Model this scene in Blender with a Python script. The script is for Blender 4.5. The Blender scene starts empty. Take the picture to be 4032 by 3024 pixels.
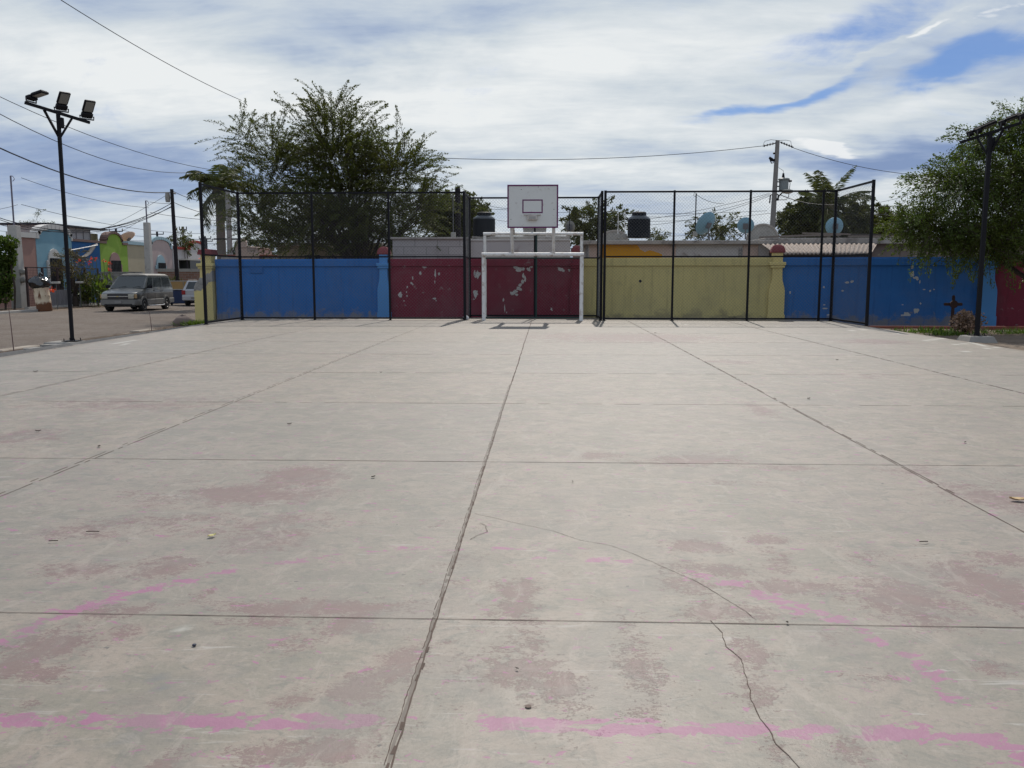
import bpy, math, random
import numpy as np
from mathutils import Vector, Matrix
random.seed(7); RNG = np.random.default_rng(11)
R = math.radians
S = bpy.context.scene
# ---------------------------------------------------------------- camera
CAM_H = 1.5; PITCH = 7.07; YAW = 2.17; F = 3400.0
cam_d = bpy.data.cameras.new('camera'); cam = bpy.data.objects.new('camera', cam_d)
S.collection.objects.link(cam); S.camera = cam
cam.location = (0, 0, CAM_H); cam.rotation_euler = (R(90 - PITCH), 0, R(YAW))
cam_d.sensor_width = 36; cam_d.lens = 36 * F / 4032; cam_d.clip_start = .05; cam_d.clip_end = 2000
# survey helpers: turn a sighting (in the survey photo's pixels) plus a known plane into a point of the place
_M = Matrix.Rotation(R(YAW), 3, 'Z') @ Matrix.Rotation(R(90 - PITCH), 3, 'X')
def ray(px, py): return _M @ Vector((px - 2016, 1512 - py, -F))
def onZ(px, py, z=0.0):
    d = ray(px, py); t = (z - CAM_H) / d.z; return Vector((d.x * t, d.y * t, z))
def onY(px, py, Y):
    d = ray(px, py); t = Y / d.y; return Vector((d.x * t, Y, CAM_H + d.z * t))
def onX(px, py, X):
    d = ray(px, py); t = X / d.x; return Vector((X, d.y * t, CAM_H + d.z * t))
# ---------------------------------------------------------------- light
SUN_EL = 48.0; SUN_AZ = 5.5      # azimuth clockwise from +Y
sun_d = bpy.data.lights.new('sun', 'SUN'); sun = bpy.data.objects.new('sun', sun_d); S.collection.objects.link(sun)
sun_d.energy = 3.6; sun_d.angle = R(0.6); sun_d.color = (1.0, .935, .85)
sd = Vector((math.sin(R(SUN_AZ)) * math.cos(R(SUN_EL)), math.cos(R(SUN_AZ)) * math.cos(R(SUN_EL)), math.sin(R(SUN_EL))))
sun.rotation_euler = sd.to_track_quat('Z', 'Y').to_euler(); sun.location = (0, 0, 60)
S.view_settings.view_transform = 'Standard'; S.view_settings.look = 'None'
S.view_settings.exposure = 0.0; S.view_settings.gamma = 1.0
S.render.engine = 'CYCLES'

class NT:
    """small wrapper for building node graphs"""
    def __init__(s, tree): s.t = tree; s.n = tree.nodes; s.l = tree.links
    def node(s, typ, **kw):
        n = s.n.new(typ)
        for k, v in kw.items(): setattr(n, k, v)
        return n
    def put(s, sock, v):
        if v is None: return
        if hasattr(v, 'is_linked') or hasattr(v, 'node'): s.l.new(v, sock)
        else:
            if sock.type == 'RGBA' and not isinstance(v, (int, float)) and len(v) == 3: v = (*v, 1)
            sock.default_value = v
    def math(s, op, a, b=None, c=None, clamp=False):
        n = s.node('ShaderNodeMath', operation=op); n.use_clamp = clamp
        s.put(n.inputs[0], a); s.put(n.inputs[1], b)
        if c is not None: s.put(n.inputs[2], c)
        return n.outputs[0]
    def vmath(s, op, a, b):
        n = s.node('ShaderNodeVectorMath', operation=op); s.put(n.inputs[0], a); s.put(n.inputs[1], b); return n.outputs[0]
    def mix(s, f, a, b, mode='MIX'):
        n = s.node('ShaderNodeMix', data_type='RGBA', blend_type=mode)
        s.put(n.inputs[0], f); s.put(n.inputs[6], a); s.put(n.inputs[7], b); return n.outputs[2]
    def noise(s, vec, scale, detail=4, rough=.55, dist=0.0, color=False):
        n = s.node('ShaderNodeTexNoise'); s.put(n.inputs['Vector'], vec); n.inputs['Scale'].default_value = scale
        n.inputs['Detail'].default_value = detail; n.inputs['Roughness'].default_value = rough
        n.inputs['Distortion'].default_value = dist; return n.outputs[1 if color else 0]
    def ss(s, x, lo, hi):
        n = s.node('ShaderNodeMapRange', interpolation_type='SMOOTHSTEP'); s.put(n.inputs[0], x)
        s.put(n.inputs[1], lo); s.put(n.inputs[2], hi); return n.outputs[0]
    def ramp(s, x, stops):
        n = s.node('ShaderNodeValToRGB'); e = n.color_ramp.elements
        while len(e) < len(stops): e.new(.5)
        for q, (p, c) in zip(e, stops): q.position = p; q.color = (*c, 1)
        s.put(n.inputs[0], x); return n.outputs[0]
    def scale(s, v, sc):
        n = s.node('ShaderNodeMapping'); s.put(n.inputs[0], v); n.inputs['Scale'].default_value = sc; return n.outputs[0]

# ---------------------------------------------------------------- world
W = bpy.data.worlds.new('World'); S.world = W; W.use_nodes = True
def build_world():
    g = NT(W.node_tree); g.n.clear()
    out = g.node('ShaderNodeOutputWorld')
    tc = g.node('ShaderNodeTexCoord').outputs['Generated']
    sky = g.node('ShaderNodeTexSky', sky_type='NISHITA'); sky.sun_disc = False
    sky.sun_elevation = R(SUN_EL); sky.sun_rotation = R(SUN_AZ); sky.air_density = 1.0; sky.dust_density = .6; sky.ozone_density = 1.5
    b1 = g.node('ShaderNodeBackground'); g.put(b1.inputs[0], g.mix(1.0, sky.outputs[0], (.62, .86, 1.30), 'MULTIPLY')); b1.inputs[1].default_value = .06
    sx = g.node('ShaderNodeSeparateXYZ'); g.put(sx.inputs[0], tc); X, Y, Z = sx.outputs
    Yc = g.math('ADD', g.math('ABSOLUTE', Y), .12)
    U = g.math('DIVIDE', X, Yc); V = g.math('DIVIDE', Z, Yc)
    Zc = g.math('ADD', g.math('MAXIMUM', Z, 0.0), .16)
    cv = g.node('ShaderNodeCombineXYZ'); g.put(cv.inputs[0], g.math('DIVIDE', X, Zc)); g.put(cv.inputs[1], g.math('DIVIDE', Y, Zc))
    cp = cv.outputs[0]
    def uv(px, py):
        d = ray(px, py).normalized(); return d.x / (abs(d.y) + .12), d.z / (abs(d.y) + .12)
    def blob(px, py, rx, ry, ang=0.0, soft=1.0):
        u0, v0 = uv(px, py); c, s_ = math.cos(R(ang)), math.sin(R(ang))
        du = g.math('SUBTRACT', UD, u0); dv = g.math('SUBTRACT', VD, v0)
        a = g.math('ADD', g.math('MULTIPLY', du, c * 3800 / rx), g.math('MULTIPLY', dv, s_ * 3800 / rx))
        b = g.math('ADD', g.math('MULTIPLY', du, -s_ * 3800 / ry), g.math('MULTIPLY', dv, c * 3800 / ry))
        r2 = g.math('ADD', g.math('MULTIPLY', a, a), g.math('MULTIPLY', b, b))
        return g.math('POWER', 2.718, g.math('MULTIPLY', r2, -1.0))
    wob = g.noise(cp, 1.1, 5, .6, color=True); wob = g.vmath('SUBTRACT', wob, (.5, .5, .5))
    wx = g.node('ShaderNodeSeparateXYZ'); g.put(wx.inputs[0], wob)
    UD = g.math('ADD', U, g.math('MULTIPLY', wx.outputs[0], .16)); VD = g.math('ADD', V, g.math('MULTIPLY', wx.outputs[1], .10))
    # brightness of the cloud deck
    rot = g.node('ShaderNodeMapping'); g.put(rot.inputs[0], cp); rot.inputs['Rotation'].default_value = (0, 0, R(12)); rot.inputs['Scale'].default_value = (.55, 1.25, 1)
    n1 = g.noise(rot.outputs[0], 1.35, 7, .52, .35)
    n2 = g.noise(rot.outputs[0], 4.5, 8, .62, .5)
    n3 = g.noise(rot.outputs[0], 13, 6, .6, .3)
    t = g.math('ADD', g.math('ADD', g.math('MULTIPLY', n1, .60), g.math('MULTIPLY', n2, .36)), g.math('MULTIPLY', g.math('SUBTRACT', n3, .5), .16))
    c4 = g.node('ShaderNodeCombineXYZ'); g.put(c4.inputs[0], U); g.put(c4.inputs[1], g.math('MULTIPLY', V, 1.9)); n4 = g.noise(c4.outputs[0], 5.5, 9, .6, .8)
    t = g.math('ADD', t, g.math('MULTIPLY', g.math('SUBTRACT', n4, .5), .30))
    def acc(t, w, *a): return g.math('ADD', t, g.math('MULTIPLY', blob(*a), w))
    for w, a in [(.26, (1750, 420, 1700, 230, -4)), (.22, (2500, 170, 1000, 170, 8)), (.16, (500, 250, 900, 170, -6)), (.12, (3300, 520, 700, 60, 8)),
                 (.22, (2900, 700, 1500, 40, 0)), (.15, (1300, 850, 4000, 110, 0)), (.12, (3700, 330, 420, 60, 22)),
                 (-.17, (500, 620, 900, 110, -6)), (-.24, (1450, 165, 420, 55, -4)), (-.14, (1900, 130, 150, 70, 0)), (-.12, (2300, 640, 1500, 45, 2)),
                 (-.16, (3300, 640, 900, 60, 6)), (-.13, (150, 760, 900, 110, 0)), (-.10, (100, 480, 400, 80, 0))]:
        t = acc(t, w, *a)
    cl = g.ramp(t, [(.24, (.25, .345, .56)), (.38, (.37, .465, .65)), (.50, (.53, .615, .735)), (.62, (.68, .745, .80)), (.82, (.90, .93, .94))])
    # openings of clear sky
    wisp = g.noise(rot.outputs[0], 3.2, 9, .66, .8)
    hole = g.math('MULTIPLY', blob(2980, 405, 330, 40, 15), .95)
    for w, a in [(.72, (3420, 110, 330, 75, 10)), (.70, (3990, 150, 260, 70, 12)), (.75, (3780, 190, 260, 40, 24)), (.35, (3300, 300, 300, 30, 24)), (.4, (2750, 440, 160, 24, 5))]:
        hole = g.math('ADD', hole, g.math('MULTIPLY', blob(*a), w))
    for w, a in [(.9, (3700, 85, 150, 14, 22)), (.9, (3980, 25, 90, 18, 16)), (.6, (3060, 350, 110, 20, 18)), (.6, (3480, 180, 200, 14, 25))]:
        hole = g.math('SUBTRACT', hole, g.math('MULTIPLY', blob(*a), w))
    hole = g.math('ADD', hole, g.math('ADD', g.math('MULTIPLY', g.math('SUBTRACT', n4, .5), 2.2), g.math('MULTIPLY', g.math('SUBTRACT', n3, .5), .7)))
    cover = g.math('SUBTRACT', 1.0, g.math('MULTIPLY', g.ss(hole, .12, 1.0), .90))
    puff = g.ss(g.math('ADD', blob(3270, 565, 150, 22, 0), g.math('MULTIPLY', g.math('SUBTRACT', n2, .5), 1.6)), .35, .75)
    puff2 = g.ss(g.math('ADD', g.math('ADD', blob(3700, 85, 150, 13, 22), blob(3980, 25, 90, 16, 16)), g.math('MULTIPLY', g.math('SUBTRACT', n3, .5), 2.2)), .45, 1.0)
    cl = g.mix(g.math('MULTIPLY', g.math('MAXIMUM', puff, puff2), .85), cl, (.95, .97, .98))
    b2 = g.node('ShaderNodeBackground'); g.put(b2.inputs[0], cl)
    # the deck is made brighter behind the viewer, as added fill for shaded faces
    st = g.math('SUBTRACT', 1.04, g.math('MULTIPLY', g.ss(Y, -.5, .3), .12)); g.put(b2.inputs[1], st)
    mx = g.node('ShaderNodeMixShader'); g.put(mx.inputs[0], cover); g.l.new(b1.outputs[0], mx.inputs[1]); g.l.new(b2.outputs[0], mx.inputs[2])
    g.l.new(mx.outputs[0], out.inputs[0])
build_world()

# ---------------------------------------------------------------- materials
MATS = {}
def mat(name, col, rough=.8, var=.18, scale=2.5, metal=0.0, spec=.35, bump=.0, dirt=None, dirt_amt=0.0, dirt_scale=1.5, dirt_low=None, fine=0.0, coat=0.0, streak=0.0):
    if name in MATS: return MATS[name]
    m = bpy.data.materials.new(name); m.use_nodes = True; g = NT(m.node_tree)
    p = g.n['Principled BSDF']; tc = g.node('ShaderNodeTexCoord').outputs['Object']
    n = g.noise(tc, scale, 6, .6); c = g.mix(n, tuple(x * (1 - var) for x in col), tuple(min(1, x * (1 + var)) for x in col))
    if fine: c = g.mix(g.math('MULTIPLY', g.ss(g.noise(tc, 40, 3, .6), .45, .7), fine), c, tuple(x * .6 for x in col))
    if dirt is not None:
        dn = g.noise(tc, dirt_scale, 8, .7, .4); f = g.math('MULTIPLY', g.ss(dn, .62 - .25 * dirt_amt, .72), 1.0)
        if dirt_low is not None:
            geo = g.node('ShaderNodeNewGeometry').outputs['Position']; sp = g.node('ShaderNodeSeparateXYZ'); g.put(sp.inputs[0], geo)
            low = g.ss(g.math('ADD', sp.outputs[2], g.math('MULTIPLY', g.math('SUBTRACT', dn, .5), 1.6)), dirt_low + .25, dirt_low - .05)
            f = g.math('MAXIMUM', g.math('MULTIPLY', f, dirt_amt), g.math('MULTIPLY', low, .8))
        c = g.mix(f, c, dirt)
    if streak:
        sn = g.noise(g.scale(tc, (5, 5, .35)), 1.4, 7, .65, .3); c = g.mix(g.math('MULTIPLY', g.ss(sn, .50, .68), streak), c, tuple(x * .55 for x in col)); c = g.mix(g.math('MULTIPLY', g.ss(g.noise(tc, .7, 6, .65, .5), .45, .65), streak * .8), c, tuple(x * .6 + .06 for x in col))
        c = g.mix(g.math('MULTIPLY', g.ss(g.noise(tc, 30, 4, .7), .5, .7), streak * .5), c, tuple(x * .7 for x in col))
    g.put(p.inputs['Base Color'], c); p.inputs['Roughness'].default_value = rough; p.inputs['Metallic'].default_value = metal
    p.inputs['Specular IOR Level'].default_value = spec
    if coat: p.inputs['Coat Weight'].default_value = coat
    if bump:
        b = g.node('ShaderNodeBump'); b.inputs['Strength'].default_value = bump; b.inputs['Distance'].default_value = .02
        g.put(b.inputs['Height'], g.noise(tc, 18, 6, .7)); g.l.new(b.outputs[0], p.inputs['Normal'])
    MATS[name] = m; return m
M_black = mat('black_paint', (.009, .009, .012), .55, .2, spec=.15)
M_white = mat('white_paint', (.72, .71, .69), .5, .08, 6, dirt=(.30, .20, .13), dirt_amt=.5, dirt_scale=4, streak=.25)
M_green = mat('dark_green_paint', (.012, .035, .032), .5)
M_wire = mat('galvanised_wire', (.13, .13, .13), .55, .2, metal=.3)
M_cable = mat('cable_black', (.02, .022, .03), .6)
M_conc = mat('weathered_concrete', (.30, .285, .26), .9, .22, 3, bump=.3, dirt=(.12, .11, .1), dirt_amt=.5)
M_concl = mat('pale_concrete', (.42, .40, .37), .9, .15, 2, bump=.2, dirt=(.2, .18, .16), dirt_amt=.4)
M_plaster = mat('bare_plaster', (.42, .41, .39), .9, .2, 6, bump=.3)
M_dark = mat('dark_opening', (.012, .013, .015), .3)
M_bluewall = mat('blue_wall_paint', (.022, .125, .36), .75, .14, 1.5, streak=.4, bump=.35, dirt=(.20, .18, .16), dirt_amt=.12, dirt_scale=3, dirt_low=-.05)
M_bluelt = mat('lighter_blue_paint', (.075, .235, .50), .75, .10, 1.5, bump=.12)
M_maroon = mat('maroon_wall_paint', (.165, .014, .032), .7, .2, 1.5, streak=.4, bump=.35, dirt=(.25, .22, .21), dirt_amt=.1, dirt_scale=4)
M_yellow = mat('yellow_wall_paint', (.52, .44, .185), .8, .13, 1.2, streak=.4, bump=.35, dirt=(.22, .19, .11), dirt_amt=.35, dirt_scale=1.8, dirt_low=.0)
M_yellowl = mat('pale_yellow_paint', (.58, .48, .20), .8, .1, 1.5, bump=.12, dirt=(.25, .23, .2), dirt_amt=.2)
M_cap = mat('red_cap_paint', (.20, .045, .05), .8, .2)
M_purple = mat('purple_trim_paint', (.11, .012, .085), .55)
M_board = mat('backboard_paint', (.60, .60, .58), .45, .06, 3, dirt=(.42, .39, .36), dirt_amt=.2, dirt_scale=5)
M_tank = mat('black_tank_plastic', (.007, .009, .013), .6, .3, 3, spec=.15, dirt=(.03, .03, .03), dirt_amt=.4)
M_dish = mat('pale_blue_dish', (.16, .29, .36), .6, .08)
M_dishr = mat('tarnished_dish', (.52, .36, .27), .6, .1)
M_bark = mat('bark', (.055, .042, .033), .95, .3, 6, bump=.5)
M_palmbark = mat('palm_bark', (.15, .125, .10), .95, .3, 8, bump=.6)
M_wood = mat('dark_wood', (.018, .014, .016), .9, .3, 6)
M_postgrey = mat('concrete_pole', (.19, .18, .17), .9, .15, 4)
M_glass = mat('dark_glass', (.018, .024, .028), .12, .1, spec=.6)

def leaf_mat(name, col, trans=.35, rough=.55):
    m = bpy.data.materials.new(name); m.use_nodes = True; g = NT(m.node_tree); p = g.n['Principled BSDF']
    at = g.node('ShaderNodeAttribute', attribute_name='tint'); tc = g.node('ShaderNodeTexCoord').outputs['Object']
    c = g.mix(at.outputs['Fac'], tuple(x * .4 for x in col), tuple(x * 1.8 for x in (col[0] * 1.15, col[1], col[2] * .8)))
    c = g.mix(g.ss(g.noise(tc, .8, 3), .35, .7), c, tuple(x * 1.0 for x in (col[0] * 1.25, col[1] * .95, col[2] * .6)))
    g.put(p.inputs['Base Color'], c); p.inputs['Roughness'].default_value = rough; p.inputs['Specular IOR Level'].default_value = .25
    tr = g.node('ShaderNodeBsdfTranslucent'); g.put(tr.inputs[0], g.mix(1.0, c, (1.3, 1.4, .5), 'MULTIPLY'))
    mx = g.node('ShaderNodeMixShader'); mx.inputs[0].default_value = trans
    g.l.new(p.outputs[0], mx.inputs[1]); g.l.new(tr.outputs[0], mx.inputs[2]); g.l.new(mx.outputs[0], g.n['Material Output'].inputs[0])
    return m
L_big = leaf_mat('feathery_leaf', (.060, .082, .026), .34)
L_right = leaf_mat('mesquite_leaf', (.062, .102, .030), .38)
L_far = leaf_mat('far_leaf', (.060, .078, .028), .25)
L_palm = leaf_mat('palm_leaf', (.060, .082, .040), .25)
L_vine = leaf_mat('vine_leaf', (.045, .085, .018), .3)
L_shrub = leaf_mat('dusty_shrub_leaf', (.20, .15, .14), .2)
L_flower = leaf_mat('red_flower', (.55, .06, .04), .2)
L_grass = leaf_mat('grass_blade', (.07, .13, .03), .3)
L_dry = leaf_mat('dry_twig', (.16, .13, .11), .1)
L_bright = leaf_mat('bright_leaf', (.09, .15, .03), .35)

# ---------------------------------------------------------------- mesh builder
COL = S.collection
class MB:
    def __init__(s): s.v = []; s.f = []; s.m = []; s.mi = 0
    def add(s, vs, fs):
        o = len(s.v); s.v += [tuple(v) for v in vs]; s.f += [tuple(i + o for i in f) for f in fs]; s.m += [s.mi] * len(fs); return s
    def box(s, x0, x1, y0, y1, z0, z1):
        v = [(x, y, z) for z in (z0, z1) for y in (y0, y1) for x in (x0, x1)]
        return s.add(v, [(0, 2, 3, 1), (4, 5, 7, 6), (0, 1, 5, 4), (2, 6, 7, 3), (0, 4, 6, 2), (1, 3, 7, 5)])
    def bbox(s, x0, x1, y0, y1, z0, z1, b=.01):
        """box with chamfered edges"""
        v = []; 
        for ax in range(3):
            for z in (0, 1):
                for y in (0, 1):
                    for x in (0, 1):
                        c = [(x0, x1)[x], (y0, y1)[y], (z0, z1)[z]]; sg = [(1, -1)[x], (1, -1)[y], (1, -1)[z]]
                        for k in range(3):
                            if k != ax: c[k] += sg[k] * b
                        v.append(c)
        I = lambda ax, x, y, z: ax * 8 + z * 4 + y * 2 + x
        f = []
        for ax in range(3):
            o = [k for k in range(3) if k != ax]
            for e in (0, 1):
                q = []
                for a, b2 in ((0, 0), (1, 0), (1, 1), (0, 1)):
                    c = [0, 0, 0]; c[ax] = e; c[o[0]] = a; c[o[1]] = b2; q.append(I(ax, *c))
                f.append(q)
        for ax in range(3):   # edges parallel to ax, between faces of the two other axes
            o = [k for k in range(3) if k != ax]
            for a in (0, 1):
                for b2 in (0, 1):
                    c0 = [0, 0, 0]; c0[o[0]] = a; c0[o[1]] = b2; c1 = list(c0); c1[ax] = 1
                    f.append((I(o[0], *c0), I(o[0], *c1), I(o[1], *c1), I(o[1], *c0)))
        for x in (0, 1):
            for y in (0, 1):
                for z in (0, 1): f.append((I(0, x, y, z), I(1, x, y, z), I(2, x, y, z)))
        return s.add(v, f)
    def tube(s, pts, r, n=8, caps=True):
        pts = [Vector(p) for p in pts]; vs = []; k = len(pts); rs = r if isinstance(r, (list, tuple)) else [r] * k
        d0 = (pts[1] - pts[0]).normalized(); up = Vector((0, 0, 1)) if abs(d0.z) < .9 else Vector((1, 0, 0))
        a = d0.cross(up).normalized()
        for i, p in enumerate(pts):
            d = (pts[min(i + 1, k - 1)] - pts[max(i - 1, 0)]).normalized()
            a = (a - d * a.dot(d)).normalized(); b = d.cross(a)
            for j in range(n):
                t = 2 * math.pi * (j + .5) / n; vs.append(p + (a * math.cos(t) + b * math.sin(t)) * rs[i])
        fs = [(i * n + j, i * n + (j + 1) % n, (i + 1) * n + (j + 1) % n, (i + 1) * n + j) for i in range(k - 1) for j in range(n)]
        if caps: fs += [tuple(range(n))[::-1], tuple(range((k - 1) * n, k * n))]
        return s.add(vs, fs)
    def bar(s, p, q, w, d=None): return s.tube([p, q], (w if d is None else w) * .7071, 4)
    def lathe(s, prof, c=(0, 0, 0), n=24, M=None):
        vs = [];
        for r, z in prof:
            for j in range(n):
                t = 2 * math.pi * j / n; v = Vector((r * math.cos(t), r * math.sin(t), z))
                if M: v = M @ v
                vs.append(v + Vector(c))
        k = len(prof)
        fs = [(i * n + j, i * n + (j + 1) % n, (i + 1) * n + (j + 1) % n, (i + 1) * n + j) for i in range(k - 1) for j in range(n)]
        fs += [tuple(range(n))[::-1], tuple(range((k - 1) * n, k * n))]
        return s.add(vs, fs)
    def prism(s, poly, fn, d0, d1):
        """poly: 2D points; fn(a,b,d) -> 3D"""
        n = len(poly); vs = [fn(a, b, d0) for a, b in poly] + [fn(a, b, d1) for a, b in poly]
        fs = [tuple(range(n)), tuple(range(n, 2 * n))[::-1]] + [(i, i + n, (i + 1) % n + n, (i + 1) % n) for i in range(n)]
        return s.add(vs, fs)
    def panel(s, q, u0, u1, v0, v1, off=.008, th=.01, r=0):
        """raised panel on the quad q (bl, br, tr, tl); u,v rectangle"""
        q = [Vector(p) for p in q]; n = (q[1] - q[0]).cross(q[3] - q[0]).normalized()
        P = lambda u, v, o: (q[0] * (1 - u) + q[1] * u) * (1 - v) + (q[3] * (1 - u) + q[2] * u) * v + n * o
        c = [(u0, v0), (u1, v0), (u1, v1), (u0, v1)]
        vs = [P(u, v, off) for u, v in c] + [P(u, v, off - th) for u, v in c]
        return s.add(vs, [(0, 1, 2, 3), (7, 6, 5, 4)] + [(i, i + 4, (i + 1) % 4 + 4, (i + 1) % 4) for i in range(4)])
    def build(s, name, m, parent=None, smooth=False, bevel=0):
        me = bpy.data.meshes.new(name); me.from_pydata([tuple(v) for v in s.v], [], s.f)
        for x in (m if isinstance(m, (list, tuple)) else [m]): me.materials.append(x)
        if isinstance(m, (list, tuple)): me.polygons.foreach_set('material_index', s.m)
        import bmesh
        bm = bmesh.new(); bm.from_mesh(me); bmesh.ops.recalc_face_normals(bm, faces=bm.faces); bm.to_mesh(me); bm.free()
        o = bpy.data.objects.new(name, me); COL.objects.link(o)
        if parent is not None: o.parent = parent; o.matrix_parent_inverse = Matrix.Identity(4)
        if smooth:
            me.shade_smooth()
            try: me.set_sharp_from_angle(angle=R(40))
            except Exception: pass
        if bevel:
            b = o.modifiers.new('bevel', 'BEVEL'); b.width = bevel; b.segments = 2; b.limit_method = 'ANGLE'
        return o
def tag(o, label=None, cat=None, group=None, kind=None):
    if label: o['label'] = label
    if cat: o['category'] = cat
    if group: o['group'] = group
    if kind: o['kind'] = kind
    return o
def thing(name, label, cat, loc=(0, 0, 0), rz=0, group=None):
    o = bpy.data.objects.new(name, None); COL.objects.link(o); o.location = loc; o.rotation_euler = (0, 0, rz)
    o.empty_display_size = .3
    return tag(o, label, cat, group)

GZ = -0.30     # ground outside the raised court
# ---------------------------------------------------------------- court
CX0, CX1, CY0, CY1 = -10.25, 9.85, -9.0, 32.3
def left_edge(y): return CX0 - .055 * max(0.0, y - 16)     # the slab widens a little towards the fence
def polyd(px, py, pts):
    best = np.full(px.shape, 1e9)
    for (a, b) in zip(pts[:-1], pts[1:]):
        ax, ay, bx, by = a[0], a[1], b[0], b[1]; dx, dy = bx - ax, by - ay; L = dx * dx + dy * dy + 1e-12
        t = np.clip(((px - ax) * dx + (py - ay) * dy) / L, 0, 1)
        best = np.minimum(best, np.hypot(px - ax - t * dx, py - ay - t * dy))
    return best
def court():
    xs = np.linspace(CX0, CX1, 403)
    ys = [CY0]
    while ys[-1] < CY1:
        y = ys[-1]; ys.append(y + (.4 if y < 1 else max(.035, (y - 1) * .012)))
    ys[-1] = CY1; ys = np.array(ys)
    XX, YY = np.meshgrid(xs, ys); nx, ny = len(xs), len(ys)
    verts = np.stack([XX, YY, np.zeros_like(XX)], -1).reshape(-1, 3)
    i = np.arange(nx * ny).reshape(ny, nx)
    faces = np.stack([i[:-1, :-1], i[:-1, 1:], i[1:, 1:], i[1:, :-1]], -1).reshape(-1, 4)
    x, y = verts[:, 0], verts[:, 1]
    pink = np.zeros(len(x)); red = np.zeros(len(x)); pale = np.zeros(len(x))
    G = lambda L: [onZ(*p)[:2] for p in L]
    def stripe(pts, hw, w):
        nonlocal pink; d = polyd(x, y, G(pts)); pink = np.maximum(pink, np.clip((hw * 1.35 - d) / (hw * .7), 0, 1) * (w if pts[0][1] > 2800 else w * .86))
    stripe([(-60, 2832), (120, 2834)], .05, 1.0); stripe([(130, 2836), (500, 2838)], .045, .72); stripe([(500, 2840), (920, 2842)], .05, .95)
    stripe([(1000, 2840), (1400, 2840)], .05, .9); stripe([(1800, 2845), (1900, 2850)], .04, .45); stripe([(1900, 2850), (2300, 2862), (2560, 2868)], .05, 1.0)
    stripe([(2560, 2868), (2900, 2875)], .05, .9); stripe([(2900, 2878), (3180, 2882)], .05, .85); stripe([(3200, 2882), (3440, 2880)], .04, .55)
    stripe([(3440, 2880), (3750, 2900), (3940, 2915), (4060, 2975)], .055, .9)
    stripe([(-60, 2560), (30, 2515), (160, 2450), (290, 2405)], .045, 1.0); stripe([(320, 2398), (430, 2365), (620, 2312)], .055, 1.0)
    stripe([(620, 2312), (700, 2295), (900, 2250)], .04, .85); stripe([(1080, 2222), (1180, 2205), (1320, 2185)], .04, .66); stripe([(1460, 2168), (1690, 2155)], .035, .7)
    stripe([(1990, 2158), (2060, 2162)], .04, .8); stripe([(2110, 2170), (2210, 2174)], .04, .7); stripe([(2340, 2200), (2470, 2212)], .05, .85)
    stripe([(2720, 2262), (2900, 2300)], .06, .9); stripe([(2990, 2340), (3100, 2378), (3300, 2450)], .06, 1.0)
    stripe([(3300, 2450), (3420, 2510), (3540, 2570), (3600, 2590)], .045, .85); stripe([(3630, 2620), (3680, 2670), (3770, 2745)], .055, .92)
    def blob(px, py, rx, ry, w, ang=0):
        nonlocal red; c = onZ(px, py); a = onZ(px + rx, py); b = onZ(px, py + ry)
        RX = abs(a.x - c.x); RY = abs(b.y - c.y); red = np.maximum(red, w * np.exp(-(((x - c.x) / RX) ** 2 + ((y - c.y) / RY) ** 2) ** 1.3))
    for a in [(1180, 1880, 190, 60, 1), (1000, 1950, 330, 60, .95), (700, 1945, 200, 60, .6), (1000, 2060, 420, 60, .6), (1060, 2125, 200, 60, .95), (640, 2050, 260, 30, .8),
              (350, 2090, 220, 50, .6), (620, 2230, 160, 70, .7), (820, 2330, 60, 40, .6), (1150, 2395, 450, 40, .85), (1020, 2450, 300, 30, .7), (1370, 2455, 160, 60, .8),
              (1150, 2530, 120, 60, .6), (200, 2530, 200, 80, .9), (450, 2400, 160, 40, .8), (40, 2620, 120, 60, .9), (170, 2655, 120, 40, .8), (440, 2490, 120, 40, .7),
              (1420, 2700, 120, 80, .8), (1550, 2620, 90, 80, .6), (1150, 2750, 90, 60, .6), (660, 2990, 70, 90, .85), (1050, 2960, 170, 60, .75), (1300, 2950, 150, 60, .8), (1180, 2995, 90, 40, .8),
              (60, 2790, 130, 60, .6), (2030, 2370, 110, 130, .75), (2050, 2620, 160, 170, .65), (2230, 2720, 120, 90, .8), (2520, 2620, 120, 130, .7), (2500, 2500, 90, 90, .5), (2540, 2800, 120, 60, .5),
              (2780, 2240, 160, 40, .85), (2700, 2290, 120, 60, .7), (3000, 2125, 120, 26, .85), (3020, 2170, 90, 26, .7), (3060, 2220, 70, 60, .6), (2780, 2150, 180, 30, .75), (3130, 2320, 220, 40, .8),
              (2870, 2410, 220, 50, .8), (3560, 2370, 260, 110, .95), (3430, 2320, 120, 60, .7), (3850, 2290, 200, 120, .85), (3980, 2360, 160, 90, .9), (3400, 2210, 130, 60, .6), (3950, 2200, 160, 40, .7),
              (2950, 2560, 90, 110, .75), (2960, 2680, 90, 130, .7), (3270, 2520, 60, 50, .6), (3430, 2670, 130, 50, .6), (3900, 2630, 100, 50, .6), (3050, 2960, 70, 60, .55), (3330, 2960, 90, 60, .6),
              (2750, 1810, 260, 26, .8), (3100, 1840, 160, 14, .75), (2370, 1795, 100, 20, .75), (2500, 1330, 420, 26, .85), (2250, 1325, 200, 22, .7), (3450, 1345, 160, 14, .9), (3000, 1620, 70, 26, .75),
              (2960, 1595, 50, 12, .75), (3950, 1960, 260, 80, .8), (3600, 1860, 160, 40, .6), (2880, 1425, 110, 10, .8), (2930, 1510, 70, 12, .6), (80, 1720, 200, 40, .75), (520, 1590, 500, 40, .6), (2900, 1900, 160, 16, .6),
              (300, 2240, 180, 40, .7), (1600, 1740, 90, 12, .45), (250, 2110, 120, 22, .6), (3400, 1480, 200, 20, .4), (1500, 1400, 300, 20, .35)]: blob(*a)
    red += .18 * np.exp(-((x + .5) / .3) ** 2)
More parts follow.
